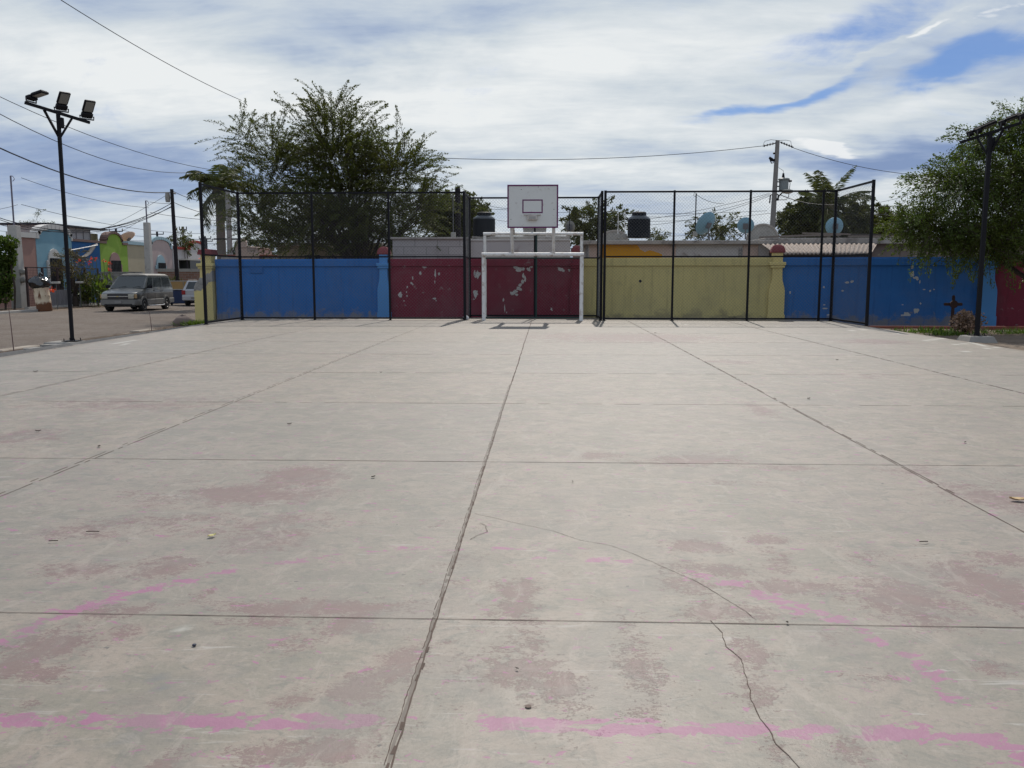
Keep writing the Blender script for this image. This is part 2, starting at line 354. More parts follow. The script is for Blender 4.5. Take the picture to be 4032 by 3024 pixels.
    mb = MB()
    # slab sides
    mb.mi = 1
    mb.add([(CX0, CY0, 0), (CX1, CY0, 0), (CX1, CY1, 0), (CX0, CY1, 0), (CX0, CY0, -.34), (CX1, CY0, -.34), (CX1, CY1, -.34), (CX0, CY1, -.34)],
           [(0, 1, 5, 4), (1, 2, 6, 5), (2, 3, 7, 6), (3, 0, 4, 7)])
    def ribbon(pts, w, jit, step, z=.003, mi=2, gap=0.0):
        mb.mi = mi; P = [Vector((p[0], p[1], 0)) for p in pts]; L = []
        for a, b in zip(P[:-1], P[1:]):
            n = max(1, int((b - a).length / step)); L += [a.lerp(b, k / n) for k in range(n)]
        L.append(P[-1]); vs = []; off = 0
        for k, p in enumerate(L):
            d = (L[min(k + 1, len(L) - 1)] - L[max(k - 1, 0)]).normalized(); nn = Vector((-d.y, d.x, 0))
            off = off * .8 + random.gauss(0, jit); ww = w * random.uniform(.6, 1.4) / 2
            vs += [p + nn * (off + ww) + Vector((0, 0, z)), p + nn * (off - ww) + Vector((0, 0, z))]
        fs = [(2 * k, 2 * k + 1, 2 * k + 3, 2 * k + 2) for k in range(len(L) - 1) if random.random() >= gap]
        mb.add(vs, fs)
    JX = [-6.88, -3.74, -.47, 2.84, 6.2]; JY = [3.64 + 3.27 * k for k in range(-3, 9)]
    for k, X in enumerate(JX):
        if X == -.47:
            ribbon([(X, CY0), (X, 12)], .0055, .0010, .035, .002); ribbon([(X - .020, 0), (X - .024, 12)], .003, .0014, .03, .0018, 2, .12)
            ribbon([(X - .009, 0), (X - .011, 12)], .014, .0012, .05, .0012, 3, .05)
            ribbon([(X - .004, 0), (X - .004, 8)], .010, .002, .05, .0022, 2, .7); ribbon([(X, 12), (X + .02, CY1)], .016, .002, .15, .002)
        else:
            ribbon([(X, CY0), (X, CY1)], .008, .0008, .08, .002, gap=.10)
            if X < 0 : ribbon([(X - .05, 4.5), (X - .045, 22)], .007, .001, .1, .0018, gap=.35)
            else: ribbon([(X + .02, 6), (X + .02, 30)], .010, .002, .12, .0018, gap=.25)
    for k, Y in enumerate(JY):
        ribbon([(CX0, Y - .03), (-3.7, Y), (2.8, Y + .0), (CX1, Y + .03)], .0035 + .0006 * Y, .0005, .15, z=.0025, gap=.0 if Y < 8 else .22)
    c1 = [(1868, 2022), (2016, 2056), (2180, 2091), (2289, 2128), (2399, 2146), (2499, 2182), (2581, 2219), (2745, 2292), (2836, 2346), (2927, 2401), (2982, 2442)]
    c2 = [(2798, 2444), (2845, 2492), (2859, 2547), (2918, 2597), (2932, 2647), (2959, 2720), (2955, 2745), (2996, 2830), (3028, 2875), (3055, 2930), (3105, 2975), (3146, 3024), (3160, 3080)]
    ribbon([onZ(*p) for p in c1], .0022, .0016, .03, .002); ribbon([onZ(*p) for p in c2], .0030, .0016, .022, .002)
    ribbon([onZ(*p) for p in [(1890, 2060), (1915, 2072), (1918, 2095), (1880, 2110), (1850, 2125)]], .003, .002, .02, .0035)
    chalk = np.zeros(len(x)); scuff = np.zeros(len(x))
    for pts, w in [([(3640, 1342), (3700, 1333), (3790, 1330)], .10), ([(3760, 1356), (3830, 1350), (3875, 1362)], .10), ([(3880, 1372), (3930, 1368)], .08), ([(3790, 1385), (3820, 1383)], .09),
                   ([(3340, 1302), (3440, 1297)], .10), ([(2660, 1274), (2700, 1277)], .10), ([(480, 1352), (560, 1340)], .09), ([(500, 1360), (530, 1350)], .06), ([(3500, 1312), (3560, 1315)], .07), ([(715, 2475), (735, 2472)], .03)]:
        chalk = np.maximum(chalk, np.clip(1.4 - polyd(x, y, G(pts)) / (w * .55), 0, 1))
    for pts, w, k in [([(617, 2655), (632, 2690), (650, 2730)], .018, .9), ([(380, 2945), (470, 2920), (530, 2895)], .02, .35)]:
        scuff = np.maximum(scuff, np.clip(1.3 - polyd(x, y, G(pts)) / w, 0, 1) * k)
    nv = len(verts)
    me = bpy.data.meshes.new('basketball_court')
    allv = np.concatenate([verts, np.array([tuple(v) for v in mb.v])]); wl = np.clip((allv[:, 0] + 6.9) / (CX0 + 6.9), 0, 1); allv[:, 0] -= wl * .055 * np.maximum(0, allv[:, 1] - 16); fl = [tuple(f) for f in faces.tolist()] + [tuple(i + nv for i in f) for f in mb.f]
    me.from_pydata(allv.tolist(), [], fl)
    edge = np.minimum.reduce([x - CX0, CX1 - x, np.abs(y - 30.0) + .05]); dust = np.clip(1.0 - edge / .55, 0, 1)
    for nm, arr in (('dust', dust), ('pink', pink), ('red', red), ('chalk', chalk), ('scuff', scuff)):
        at = me.attributes.new(nm, 'FLOAT', 'POINT'); at.data.foreach_set('value', np.concatenate([arr, np.zeros(len(mb.v))]).astype(np.float32))
    # material
    m = bpy.data.materials.new('worn_court_concrete'); m.use_nodes = True; g = NT(m.node_tree); p = g.n['Principled BSDF']
    tc = g.node('ShaderNodeTexCoord').outputs['Object']
    base = g.mix(g.ss(g.noise(tc, .55, 4, .5), .3, .7), (.182, .165, .126), (.232, .196, .156))
    base = g.mix(g.math('MULTIPLY', g.ss(g.noise(tc, 2.6, 7, .68, .6), .42, .60), .75), base, (.272, .222, .178))
    base = g.mix(g.math('MULTIPLY', g.ss(g.noise(g.scale(tc, (1, 1.3, 1)), 6.5, 8, .72, 1.0), .48, .66), .75), base, (.132, .130, .106))
    base = g.mix(g.math('MULTIPLY', g.ss(g.noise(g.scale(tc, (1, 2.2, 1)), 13, 8, .74, .5), .50, .68), .55), base, (.295, .25, .205))
    base = g.mix(g.math('MULTIPLY', g.ss(g.noise(tc, 42, 5, .72), .48, .72), .5), base, (.105, .095, .08))
    # slab-to-slab tone
    sp = g.node('ShaderNodeSeparateXYZ'); g.put(sp.inputs[0], tc)
    cx = g.node('ShaderNodeCombineXYZ'); g.put(cx.inputs[0], g.math('FLOOR', g.math('DIVIDE', g.math('ADD', sp.outputs[0], .47), 3.3))); g.put(cx.inputs[1], g.math('FLOOR', g.math('DIVIDE', g.math('SUBTRACT', sp.outputs[1], .37), 3.27)))
    wn = g.node('ShaderNodeTexWhiteNoise'); g.put(wn.inputs[0], cx.outputs[0])
    base = g.mix(g.math('MULTIPLY', wn.outputs[0], .30), base, (.17, .165, .148))
    # pale scuffs
    sc = g.node('ShaderNodeMapping'); g.put(sc.inputs[0], tc); sc.inputs['Rotation'].default_value = (0, 0, R(32)); sc.inputs['Scale'].default_value = (1.2, 12, 1)
    base = g.mix(g.math('MULTIPLY', g.ss(g.noise(sc.outputs[0], 1.6, 5, .6, 1.2), .62, .72), .5), base, (.37, .35, .32))
    sc2 = g.node('ShaderNodeMapping'); g.put(sc2.inputs[0], tc); sc2.inputs['Rotation'].default_value = (0, 0, R(-50)); sc2.inputs['Scale'].default_value = (1.2, 14, 1)
    base = g.mix(g.math('MULTIPLY', g.ss(g.noise(sc2.outputs[0], 1.3, 5, .6, 1.2), .64, .74), .4), base, (.36, .34, .32))
    wear = g.noise(g.scale(tc, (1.0, 1.1, 1)), 19.0, 10, .74, .5); grain = g.noise(g.scale(tc, (1, 1.3, 1)), 60, 6, .75, .4)
    w2 = g.math('ADD', g.math('MULTIPLY', wear, .52), g.math('MULTIPLY', grain, .48))
    ar = g.node('ShaderNodeAttribute', attribute_name='red').outputs['Fac']; ap = g.node('ShaderNodeAttribute', attribute_name='pink').outputs['Fac']
    big = g.noise(tc, 1.1, 4, .55)
    dens = g.math('ADD', g.math('MULTIPLY', ar, .215), g.math('MULTIPLY', g.math('SUBTRACT', g.noise(tc, 3.0, 7, .68, .5), .5), .44))
    mr = g.ss(g.math('ADD', w2, dens), .608, .642)
    base = g.mix(g.math('MULTIPLY', mr, g.math('ADD', .42, g.math('MULTIPLY', g.noise(tc, 8, 4), .5))), base, (.125, .068, .066))
    # soft faded tint around remaining paint
    base = g.mix(g.math('MULTIPLY', g.ss(g.math('ADD', g.noise(tc, 3, 5, .6), g.math('MULTIPLY', ar, .35)), .56, .9), .28), base, (.215, .148, .130))
    mp = g.ss(g.math('ADD', g.math('MULTIPLY', g.noise(g.scale(tc, (.8, 1.4, 1)), 12, 9, .66, .6), 2.3), g.math('MULTIPLY', ap, .46)), 1.42, 1.46)
    base = g.mix(g.math('MULTIPLY', mp, .82), base, g.mix(g.noise(tc, 9, 5), (.24, .075, .155), (.30, .12, .21)))
    # water marks and trodden-in grime, browner and greyer clouds of different size in every bay
    base = g.mix(g.math('MULTIPLY', g.ss(g.noise(tc, 1.4, 7, .7, 1.2), .50, .58), .38), base, (.16, .145, .125))
    base = g.mix(g.math('MULTIPLY', g.ss(g.noise(g.scale(tc, (1.6, .7, 1)), 2.2, 8, .75, 1.6), .55, .62), .35), base, (.30, .262, .222))
    dst = g.math('ADD', g.node('ShaderNodeAttribute', attribute_name='dust').outputs['Fac'], g.math('MULTIPLY', g.math('SUBTRACT', g.noise(tc, 4, 7, .7), .5), 1.3))
    base = g.mix(g.math('MULTIPLY', g.ss(dst, .55, .95), .75), base, (.15, .115, .085))
    # pits and specks
    base = g.mix(g.ss(g.noise(tc, 16, 2, .5), .745, .77), base, (.10, .09, .08))
    base = g.mix(g.math('MULTIPLY', g.node('ShaderNodeAttribute', attribute_name='chalk').outputs['Fac'], .8), base, (.46, .45, .40))
    base = g.mix(g.math('MULTIPLY', g.node('ShaderNodeAttribute', attribute_name='scuff').outputs['Fac'], g.math('MULTIPLY', wear, 1.7)), base, (.12, .125, .125))
    g.put(p.inputs['Base Color'], base); p.inputs['Specular IOR Level'].default_value = .42
    g.put(p.inputs['Roughness'], g.math('ADD', .44, g.math('MULTIPLY', g.noise(tc, 6, 4), .16)))
    b = g.node('ShaderNodeBump'); b.inputs['Strength'].default_value = .28; b.inputs['Distance'].default_value = .006
    g.put(b.inputs['Height'], g.math('ADD', g.noise(tc, 45, 6, .7), g.math('MULTIPLY', mr, .4))); g.l.new(b.outputs[0], p.inputs['Normal'])
    for mm in (m, M_concl, mat('joint_gap', (.10, .072, .058), .95, .4, 12), mat('joint_dirt', (.19, .165, .14), .95, .3, 9), mat('chalk', (.58, .57, .52), .9, .2, 12), mat('tyre_scuff', (.22, .225, .22), .9, .2, 8)): me.materials.append(mm)
    me.polygons.foreach_set('material_index', [0] * len(faces) + mb.m)
    o = bpy.data.objects.new('basketball_court', me); COL.objects.link(o); tag(o, kind='structure')
court()

# ---------------------------------------------------------------- ground
def ground_mat(name, c1, c2, c3, sc=1.0, rough=.95):
    m = bpy.data.materials.new(name); m.use_nodes = True; g = NT(m.node_tree); p = g.n['Principled BSDF']; tc = g.node('ShaderNodeTexCoord').outputs['Object']
    c = g.mix(g.ss(g.noise(tc, .35 * sc, 6, .6), .35, .65), c1, c2)
    c = g.mix(g.ss(g.noise(tc, 3 * sc, 6, .7), .5, .66), c, c3)
    c = g.mix(g.math('MULTIPLY', g.ss(g.noise(tc, 22 * sc, 4, .7), .45, .7), .7), c, tuple(x * .55 for x in c1))
    g.put(p.inputs['Base Color'], c); p.inputs['Roughness'].default_value = rough; p.inputs['Specular IOR Level'].default_value = .15
    b = g.node('ShaderNodeBump'); b.inputs['Strength'].default_value = .9; b.inputs['Distance'].default_value = .05
    g.put(b.inputs['Height'], g.noise(tc, 14 * sc, 8, .75)); g.l.new(b.outputs[0], p.inputs['Normal'])
    return m
M_earth = ground_mat('dry_earth', (.18, .135, .10), (.22, .175, .135), (.13, .10, .075))
M_gravel = ground_mat('gravel_road', (.165, .135, .112), (.195, .165, .14), (.125, .10, .085), 1.6)
M_soil = ground_mat('dark_soil', (.10, .072, .055), (.13, .10, .075), (.065, .048, .038), 2)
tag(MB().add([(-900, -300, GZ), (900, -300, GZ), (900, 1500, GZ), (-900, 1500, GZ)], [(0, 1, 2, 3)]).build('ground', M_earth), kind='structure')
def sheet(name, pts, z, m, th=.0):
    return tag(MB().add([(x, y, z) for x, y in pts], [tuple(range(len(pts)))]).build(name, m), kind='structure')
sheet('road', [(-26.2, -40), (-13.2, -40), (-12.9, 18), (-13.3, 27), (-13.6, 120), (-26.4, 120), (-25.9, 50), (-26.6, 40)], GZ + .006, M_gravel)
# rough verge between the road and the court, a low bank of soil
def verge():
    n1, n2 = 60, 14; vs = []
    for i in range(n1):
        y = -8 + 42 * i / (n1 - 1)
        for j in range(n2):
            t = j / (n2 - 1); x = left_edge(y) - 2.6 * (1 - t); z = GZ + .012 + .2 * (t ** .8) + random.uniform(0, .03) * (0 < j < n2 - 1)
            vs.append((x + random.uniform(-.03, .03) * (j < n2 - 1), y, z))
    fs = [(i * n2 + j, i * n2 + j + 1, (i + 1) * n2 + j + 1, (i + 1) * n2 + j) for i in range(n1 - 1) for j in range(n2 - 1)]
    tag(MB().add(vs, fs).build('verge', M_soil, smooth=True), kind='structure')
verge()
# garden strip on the right, with a path along the wall
def garden():
    n1, n2 = 40, 40; vs = []
    for i in range(n1):
        x = CX1 + .0 + (24 - CX1) * i / (n1 - 1)
        for j in range(n2):
            y = -8 + 36.8 * j / (n2 - 1); e = (i / (n1 - 1)) ** .5; vs.append((x, y, GZ + .02 + .12 * (1 - e) + random.uniform(0, .035)))
    fs = [(i * n2 + j, (i + 1) * n2 + j, (i + 1) * n2 + j + 1, i * n2 + j + 1) for i in range(n1 - 1) for j in range(n2 - 1)]
    tag(MB().add(vs, fs).build('garden_bed', M_earth, smooth=True), kind='structure')
    tag(MB().box(CX1 + .02, 26, 28.9, 30.0, GZ + .01, GZ + .13).build('wall_path', M_concl), kind='structure')
    tag(MB().box(CX1 + .02, 26, 28.76, 28.9, GZ + .01, GZ + .20).build('garden_kerb', mat('red_kerb', (.22, .075, .055), .9, .3)), kind='structure')
garden()
# broken pale kerb by the road
def kerbs():
    mb = MB(); y = 19.5
    while y < 31.0:
        if y < 25.2 and random.random() < .55: y += random.uniform(.8, 2.0); continue
        L = random.uniform(.9, 1.6); x = -12.75 + random.uniform(-.03, .03); mb.bbox(x - .16, x + .16, y, y + L - .03, GZ, GZ + .10 + random.uniform(-.03, .03), .02); y += L
    tag(mb.build('road_kerb', mat('dusty_kerb', (.30, .26, .215), .95, .3, 3, bump=.5, dirt=(.14, .11, .085), dirt_amt=.8, dirt_scale=2.5)), kind='structure')
    mb = MB(); 
    for y0, y1 in ((34, 40), (40.3, 44.5)): mb.box(-26.75, -26.45, y0, y1, GZ, GZ + .12)
    tag(mb.build('far_kerb', M_concl), kind='structure')
kerbs()
sheet('far_pavement', [(-31.0, 20), (-27.4, 20), (-27.4, 110), (-31.0, 110)], GZ + .03, M_soil)

# ---------------------------------------------------------------- boundary wall
WA = Vector((onY(845, 1100, 34.4).x, 34.4)); WB = Vector((onY(3890, 1100, 31.0).x, 31.0))
WD = (WB - WA).normalized(); WN = Vector((WD.y, -WD.x))     # WN points to the camera side
WANG = math.atan2(WD.y, WD.x)
def ws(px, off=0.0):
    """distance along the wall for a sighting"""
    d = ray(px, 1100); d2 = Vector((d.x, d.y)); o = WA + WN * off
    den = d2.x * WD.y - d2.y * WD.x; t = (o.x * WD.y - o.y * WD.x) / den; P = d2 * t; return (P - WA).dot(WD)
def wz(px, py):
    s_ = ws(px); P = WA + WD * s_; return onY(px, py, P.y).z
WTOP = 2.2
def patch_poly(cx, cz, rx, rz, n=14, jag=.45):
    ps = []
    for k in range(n):
        t = 2 * math.pi * k / n; r = 1 + random.uniform(-jag, jag * .5); ps.append((cx + rx * r * math.cos(t), cz + rz * r * math.sin(t)))
    return ps
def wall_section(px0, px1, m, label, patches=(), extra=None):
    s0, s1 = ws(px0), ws(px1); o = thing('boundary_wall', label, 'wall', (WA.x + WD.x * s0, WA.y + WD.y * s0, GZ), WANG, 'painted boundary wall sections')
    L = s1 - s0 - .004; H = WTOP - GZ
    b = MB(); b.box(0, L, 0, .2, 0, H - .30)
    b.box(0, L, -.035, .2, 0, .42)                  # plinth (front step)
    b.v = b.v; wall = b
    # avoid coplanar rear: plinth is only the front skin
    wall = MB(); wall.box(0, L, 0, .2, 0, H - .30); wall.box(0, L, -.035, -.0, .0, .42)
    wall.mi = 1
    for (px, py, rx, ry) in patches:
        s_ = ws(px) - s0; z = wz(px, py) - GZ; k = 110.0
        if .02 < s_ < L - .02: wall.prism(patch_poly(s_, z, rx / k, ry / k, 16), lambda a, c, d: (a, d, c), -.004, .01)
    wall.build('wall_panel', [m, M_plaster], o)
    c = MB(); c.bbox(0, L, -.05, .25, H - .30, H - .03, .015); c.box(0, L, -.025, .22, H - .03, H); c.build('coping', m, o)
    if extra: extra(o, s0, L, H)
    return o
pat_m1 = [(1800, 1040, 14, 6), (1840, 1038, 20, 5), (1672, 1052, 10, 4), (1655, 1075, 6, 8), (1714, 1080, 4, 18), (1729, 1078, 5, 7), (1625, 1095, 3, 8), (1620, 1115, 5, 5), (1603, 1130, 4, 5), (1575, 1160, 9, 14),
          (1600, 1150, 3, 5), (1602, 1165, 3, 5), (1710, 1176, 9, 4), (1625, 1120, 3, 4), (1712, 1110, 2, 8), (1590, 1185, 4, 3), (1716, 1184, 3, 3), (1655, 1028, 4, 4), (1770, 1030, 3, 3), (1880, 1038, 9, 8), (1880, 1082, 13, 20), (1869, 1075, 5, 14), (1872, 1158, 11, 17),
          (1866, 1178, 3, 4), (2065, 1035, 18, 6), (2050, 1032, 10, 4), (2120, 1038, 10, 9), (2042, 1060, 18, 10), (2030, 1052, 8, 6), (2061, 1058, 5, 8), (2082, 1060, 9, 9), (2092, 1050, 6, 5), (2061, 1085, 5, 14), (2068, 1098, 5, 14), (2058, 1108, 6, 10), (2048, 1122, 8, 9), (2040, 1135, 8, 9),
          (2030, 1148, 10, 8), (2018, 1155, 11, 9), (2034, 1160, 8, 5), (2050, 1140, 6, 6), (1982, 1180, 4, 8), (2205, 1060, 12, 9), (2217, 1066, 8, 6), (2225, 1032, 9, 5), (2241, 1065, 3, 5), (2240, 1062, 5, 3), (1987, 1215, 3, 16), (2172, 1216, 4, 6), (1995, 1240, 3, 12), (2175, 1222, 3, 3)]
pat_b2 = [(3113, 1152, 4, 8), (3245, 1130, 4, 5), (3275, 1165, 3, 6), (3250, 1200, 5, 3), (3335, 1112, 10, 4), (3355, 1108, 6, 6), (3255, 1215, 12, 3), (3270, 1240, 10, 3), (3320, 1145, 5, 4), (3590, 1050, 6, 12), (3590, 1080, 9, 12), (3604, 1094, 10, 5), (3612, 1100, 5, 5), (3665, 1145, 5, 4),
          (3575, 1248, 16, 20), (3615, 1225, 12, 10), (3600, 1256, 18, 10), (3640, 1140, 6, 2), (3622, 1110, 3, 8), (3630, 1195, 4, 4), (3680, 1140, 3, 3), (3560, 1200, 4, 2)]
def plaque(o, s0, L, H):
    a, b_ = ws(984) - s0, ws(1037) - s0; z0, z1 = wz(1010, 1076) - GZ, wz(1010, 1048) - GZ
    q = MB(); q.bbox(a, b_, -.03, .0, z0, z1, .006)
    for r_ in range(4):
        zz = z1 - .05 - r_ * .055; x = a + .05
        while x < b_ - .08:
            w = random.uniform(.02, .05); q.box(x, min(x + w, b_ - .04), -.034, -.029, zz - .012, zz + .012); x += w + .02
    q.build('plaque', mat('plaque_blue', (.022, .11, .31), .7, .2, 6), o)
wall_section(850, 1500, M_bluewall, 'bright blue boundary wall behind the left fence, with a small square plaque', [(955, 1240, 22, 14), (1060, 1240, 30, 9), (1110, 1238, 26, 8), (1160, 1243, 22, 5), (1390, 1248, 20, 4)], plaque)
wall_section(1530, 2262, M_maroon, 'maroon boundary wall with white peeled patches behind the goal', pat_m1)
def dot(o, s0, L, H):
    MB().lathe([(.055, 0), (.055, .012), (.0, .012)], (ws(2521) - s0, -.001, wz(2521, 1107) - GZ), 14, Matrix.Rotation(R(90), 3, 'X')).build('drain_hole', M_dark, o)
    q = MB()
    for (px, py, w) in [(2890, 1248, 20), (2905, 1255, 12)]: q.prism(patch_poly(ws(px) - s0, wz(px, py) - GZ, w / 110, .02, 10), lambda a, c, d: (a, d, c), -.039, -.03)
    q.build('damp_stain', mat('damp_stain', (.10, .09, .06), .9), o)
wall_section(2284, 3045, M_yellow, 'long yellow boundary wall right of the goal, one dark round hole in it', [(2500, 1185, 3, 2)], dot)
wall_section(3075, 3885, M_bluewall, 'deep blue boundary wall behind the right fence, flaking in places', pat_b2)
wall_section(3915, 4520, M_maroon, 'dark red boundary wall at the far right under the tree', [(4050, 1180, 10, 20), (3960, 1255, 8, 5)])
def pillar(px, wb, m, label, cap=True, flip=1, mt=None, top=None, depth=.34):
    s_ = ws(px); P = WA + WD * s_; o = thing('wall_pillar', label, 'pillar', (P.x, P.y, GZ), WANG, 'pillars of the boundary wall')
    H = WTOP - GZ; hw = wb / 2; nw = hw * .62
    prof = [(hw, .0), (hw, .44)]; prof2 = [(-hw, 0), (-hw, .44)]
    pr = [(hw + .03, 0), (hw + .03, .42), (hw, .46), (hw, 1.25), (hw * .98, 1.34), (hw * .90, 1.44), (hw * .78, 1.56), (nw + .01, 1.70), (nw, 1.85), (nw, 2.12)]
    poly = pr + [(-a, b_) for a, b_ in reversed(pr)]
    q = MB(); q.prism(poly, lambda a, c, d: (a, d, c), -depth * .42, depth * .6 + .02); q.build('shaft', m, o)
    q = MB(); q.bbox(-nw - .07, nw + .07, -depth * .55, .30, 2.12, 2.21, .015); q.bbox(-nw - .11, nw + .11, -depth * .62, .33, 2.21, 2.33, .015); q.build('capital', mt or m, o)
    q = MB(); q.box(-nw, nw, -depth * .42, .22, 2.33, 2.66); q.build('neck', mt or m, o)
    if cap:
        q = MB(); a = nw + .06
        lv = [(a, 2.66), (a + .02, 2.70), (a, 2.80), (a * .8, 2.89), (a * .45, 2.95), (a * .1, 2.96)]
        vs = []
        for r_, z in lv: vs += [(-r_, -r_ * .75, z), (r_, -r_ * .75, z), (r_, r_ * .75, z), (-r_, r_ * .75, z)]
        fs = [(4 * i + j, 4 * i + (j + 1) % 4, 4 * i + 4 + (j + 1) % 4, 4 * i + 4 + j) for i in range(len(lv) - 1) for j in range(4)] + [(3, 2, 1, 0), tuple(range(4 * len(lv) - 4, 4 * len(lv)))]
        q.add(vs, fs); q.build('pillar_cap', M_cap, o)
    return o
pillar(1514, .50, M_bluelt, 'light blue pillar with red cap between the blue and maroon walls')
pillar(2270, .42, M_maroon, 'maroon pillar behind the right goal post, paint flaking at its edges')
pillar(3058, .56, M_yellowl, 'yellow pillar with red domed cap between the yellow and blue walls')
pillar(3888, .60, M_bluelt, 'light blue pillar between the blue and dark red walls, behind the right lamp post', cap=False)
# end pillar at the street corner, profile facing the road
def end_pillar():
    P = WA + WD * (-.30); o = thing('wall_pillar', 'cream yellow pillar ending the wall at the street corner, brick red cap, grey patched shoulder', 'pillar', (P.x, P.y, GZ), 0, 'pillars of the boundary wall')
    pr = [(-.47, 0), (-.47, 1.30), (-.45, 1.42), (-.39, 1.55), (-.27, 1.68), (-.21, 1.82), (-.20, 2.12), (.28, 2.12), (.28, 0)]
    q = MB(); q.prism(pr, lambda a, c, d: (a, d, c), -.25, .35)
    q.mi = 1; q.prism([(-.474, 1.24), (-.474, 1.31), (-.454, 1.425), (-.394, 1.555), (-.274, 1.685), (-.214, 1.78), (-.10, 1.76), (-.02, 1.84), (.10, 1.95), (.19, 1.93), (.284, 2.05), (.284, 1.62), (.12, 1.58), (.02, 1.40), (-.10, 1.36), (-.2, 1.24), (-.35, 1.27)], lambda a, c, d: (a, d, c), -.254, .30)
    q.build('shaft', [M_yellowl, M_conc], o)
    q = MB(); q.bbox(-.27, .33, -.30, .40, 2.12, 2.21, .015); q.bbox(-.31, .37, -.34, .44, 2.21, 2.33, .015); q.box(-.18, .24, -.18, .30, 2.33, 2.68); q.build('capital', M_yellowl, o)
    q = MB(); q.bbox(-.27, .32, -.28, .40, 2.68, 2.77, .01); q.bbox(-.25, .30, -.26, .38, 2.77, 2.88, .01); q.build('pillar_cap', M_cap, o)
end_pillar()

# ---------------------------------------------------------------- chain-link fences
FH = 4.40; FY = 30.0; FM = 2.19
def chain(mb, p, q, z0, z1, d=.112, r=.0024):
    p = Vector(p); q = Vector(q); L = (q - p).length; u = (q - p) / L; H = z1 - z0; n = Vector((-u.y, u.x))
    def P(s_, z, o): return Vector((p.x + u.x * s_ + n.x * o, p.y + u.y * s_ + n.y * o, z0 + z))
    k = -int(H / d) - 1
    while k * d < L:
        a = k * d                                     # rising line s - z = a
        s0, s1 = max(0, a), min(L, a + H)
        if s1 > s0: mb.tube([P(s0, s0 - a, r), P(s1, s1 - a, r)], r, 3, False)
        s0, s1 = max(0, a), min(L, a + H)             # falling line
        if s1 > s0: mb.tube([P(s0, H - (s0 - a), -r), P(s1, H - (s1 - a), -r)], r, 3, False)
        k += 1
def fence(label, pts, posts, loc, top_posts=()):
    """pts: corner list; posts: for each span the fractions of intermediate posts"""
    o = thing('chain_link_fence', label, 'fence', loc, 0, 'black framed chain link fences behind the court'); lx, ly = loc[0], loc[1]
    L = lambda p: (p[0] - lx, p[1] - ly)
    done = []
    for (a, b_), fr in zip(zip(pts[:-1], pts[1:]), posts):
        a = Vector(a); b2 = Vector(b_); stations = [0] + list(fr) + [1]
        ends = []
        for f in stations:
            c = a.lerp(b2, f)
            if not any((c - e).length < .05 for e in done):
                done.append(c); w = .042 if f in (0, 1) else .034
                x, y = L(c); q = MB(); q.bbox(x - w, x + w, y - w, y + w, 0.0, FH + .012, .006); q.box(x - w * 1.8, x + w * 1.8, y - w * 1.8, y + w * 1.8, .0, .012); q.build('post', M_black, o)
            ends.append(c)
        for c, d in zip(ends[:-1], ends[1:]):
            u = (d - c).normalized(); c2, d2 = c + u * .04, d - u * .04
            for z, w in ((FH - .035, .030), (FM, .026), (.075, .028)):
                MB().tube([(*L(c2), z), (*L(d2), z)], w * 1.35, 4).build('rail', M_black, o)
            q = MB(); chain(q, L(c2), L(d2), .10, FM - .03); chain(q, L(c2), L(d2), FM + .03, FH - .07); q.build('chain_link_mesh', M_wire, o)
    return o
XL = -10.62; XRL = -2.78; XRR = 1.94; XR = 9.78
lx1 = onY(1240, 1260, FY).x; lx2 = onY(1537, 1260, FY).x
fence('left run of black chain link fence in front of the blue and maroon walls', [(XL - .10, 27.0), (XL, FY), (XRL, FY)], [[], [(lx1 - XL) / (XRL - XL), (lx2 - XL) / (XRL - XL)]], (XL, FY, 0))
fence('recessed middle chain link fence standing behind the goal', [(XRL, FY + .12), (XRL, 32.1), (XRR, 32.1), (XRR, FY + .12)], [[], [(-.38 - XRL) / (XRR - XRL)], []], (XRL, 32.1, 0))
rx = [onY(p, 1262, FY).x for p in (2645, 2940, 3222)]
fence('right run of black chain link fence in front of the yellow and blue walls', [(XRR + .1, FY), (XR, FY), (XR + .12, 27.0)], [[(x - XRR - .1) / (XR - XRR - .1) for x in rx], []], (XR, FY, 0))

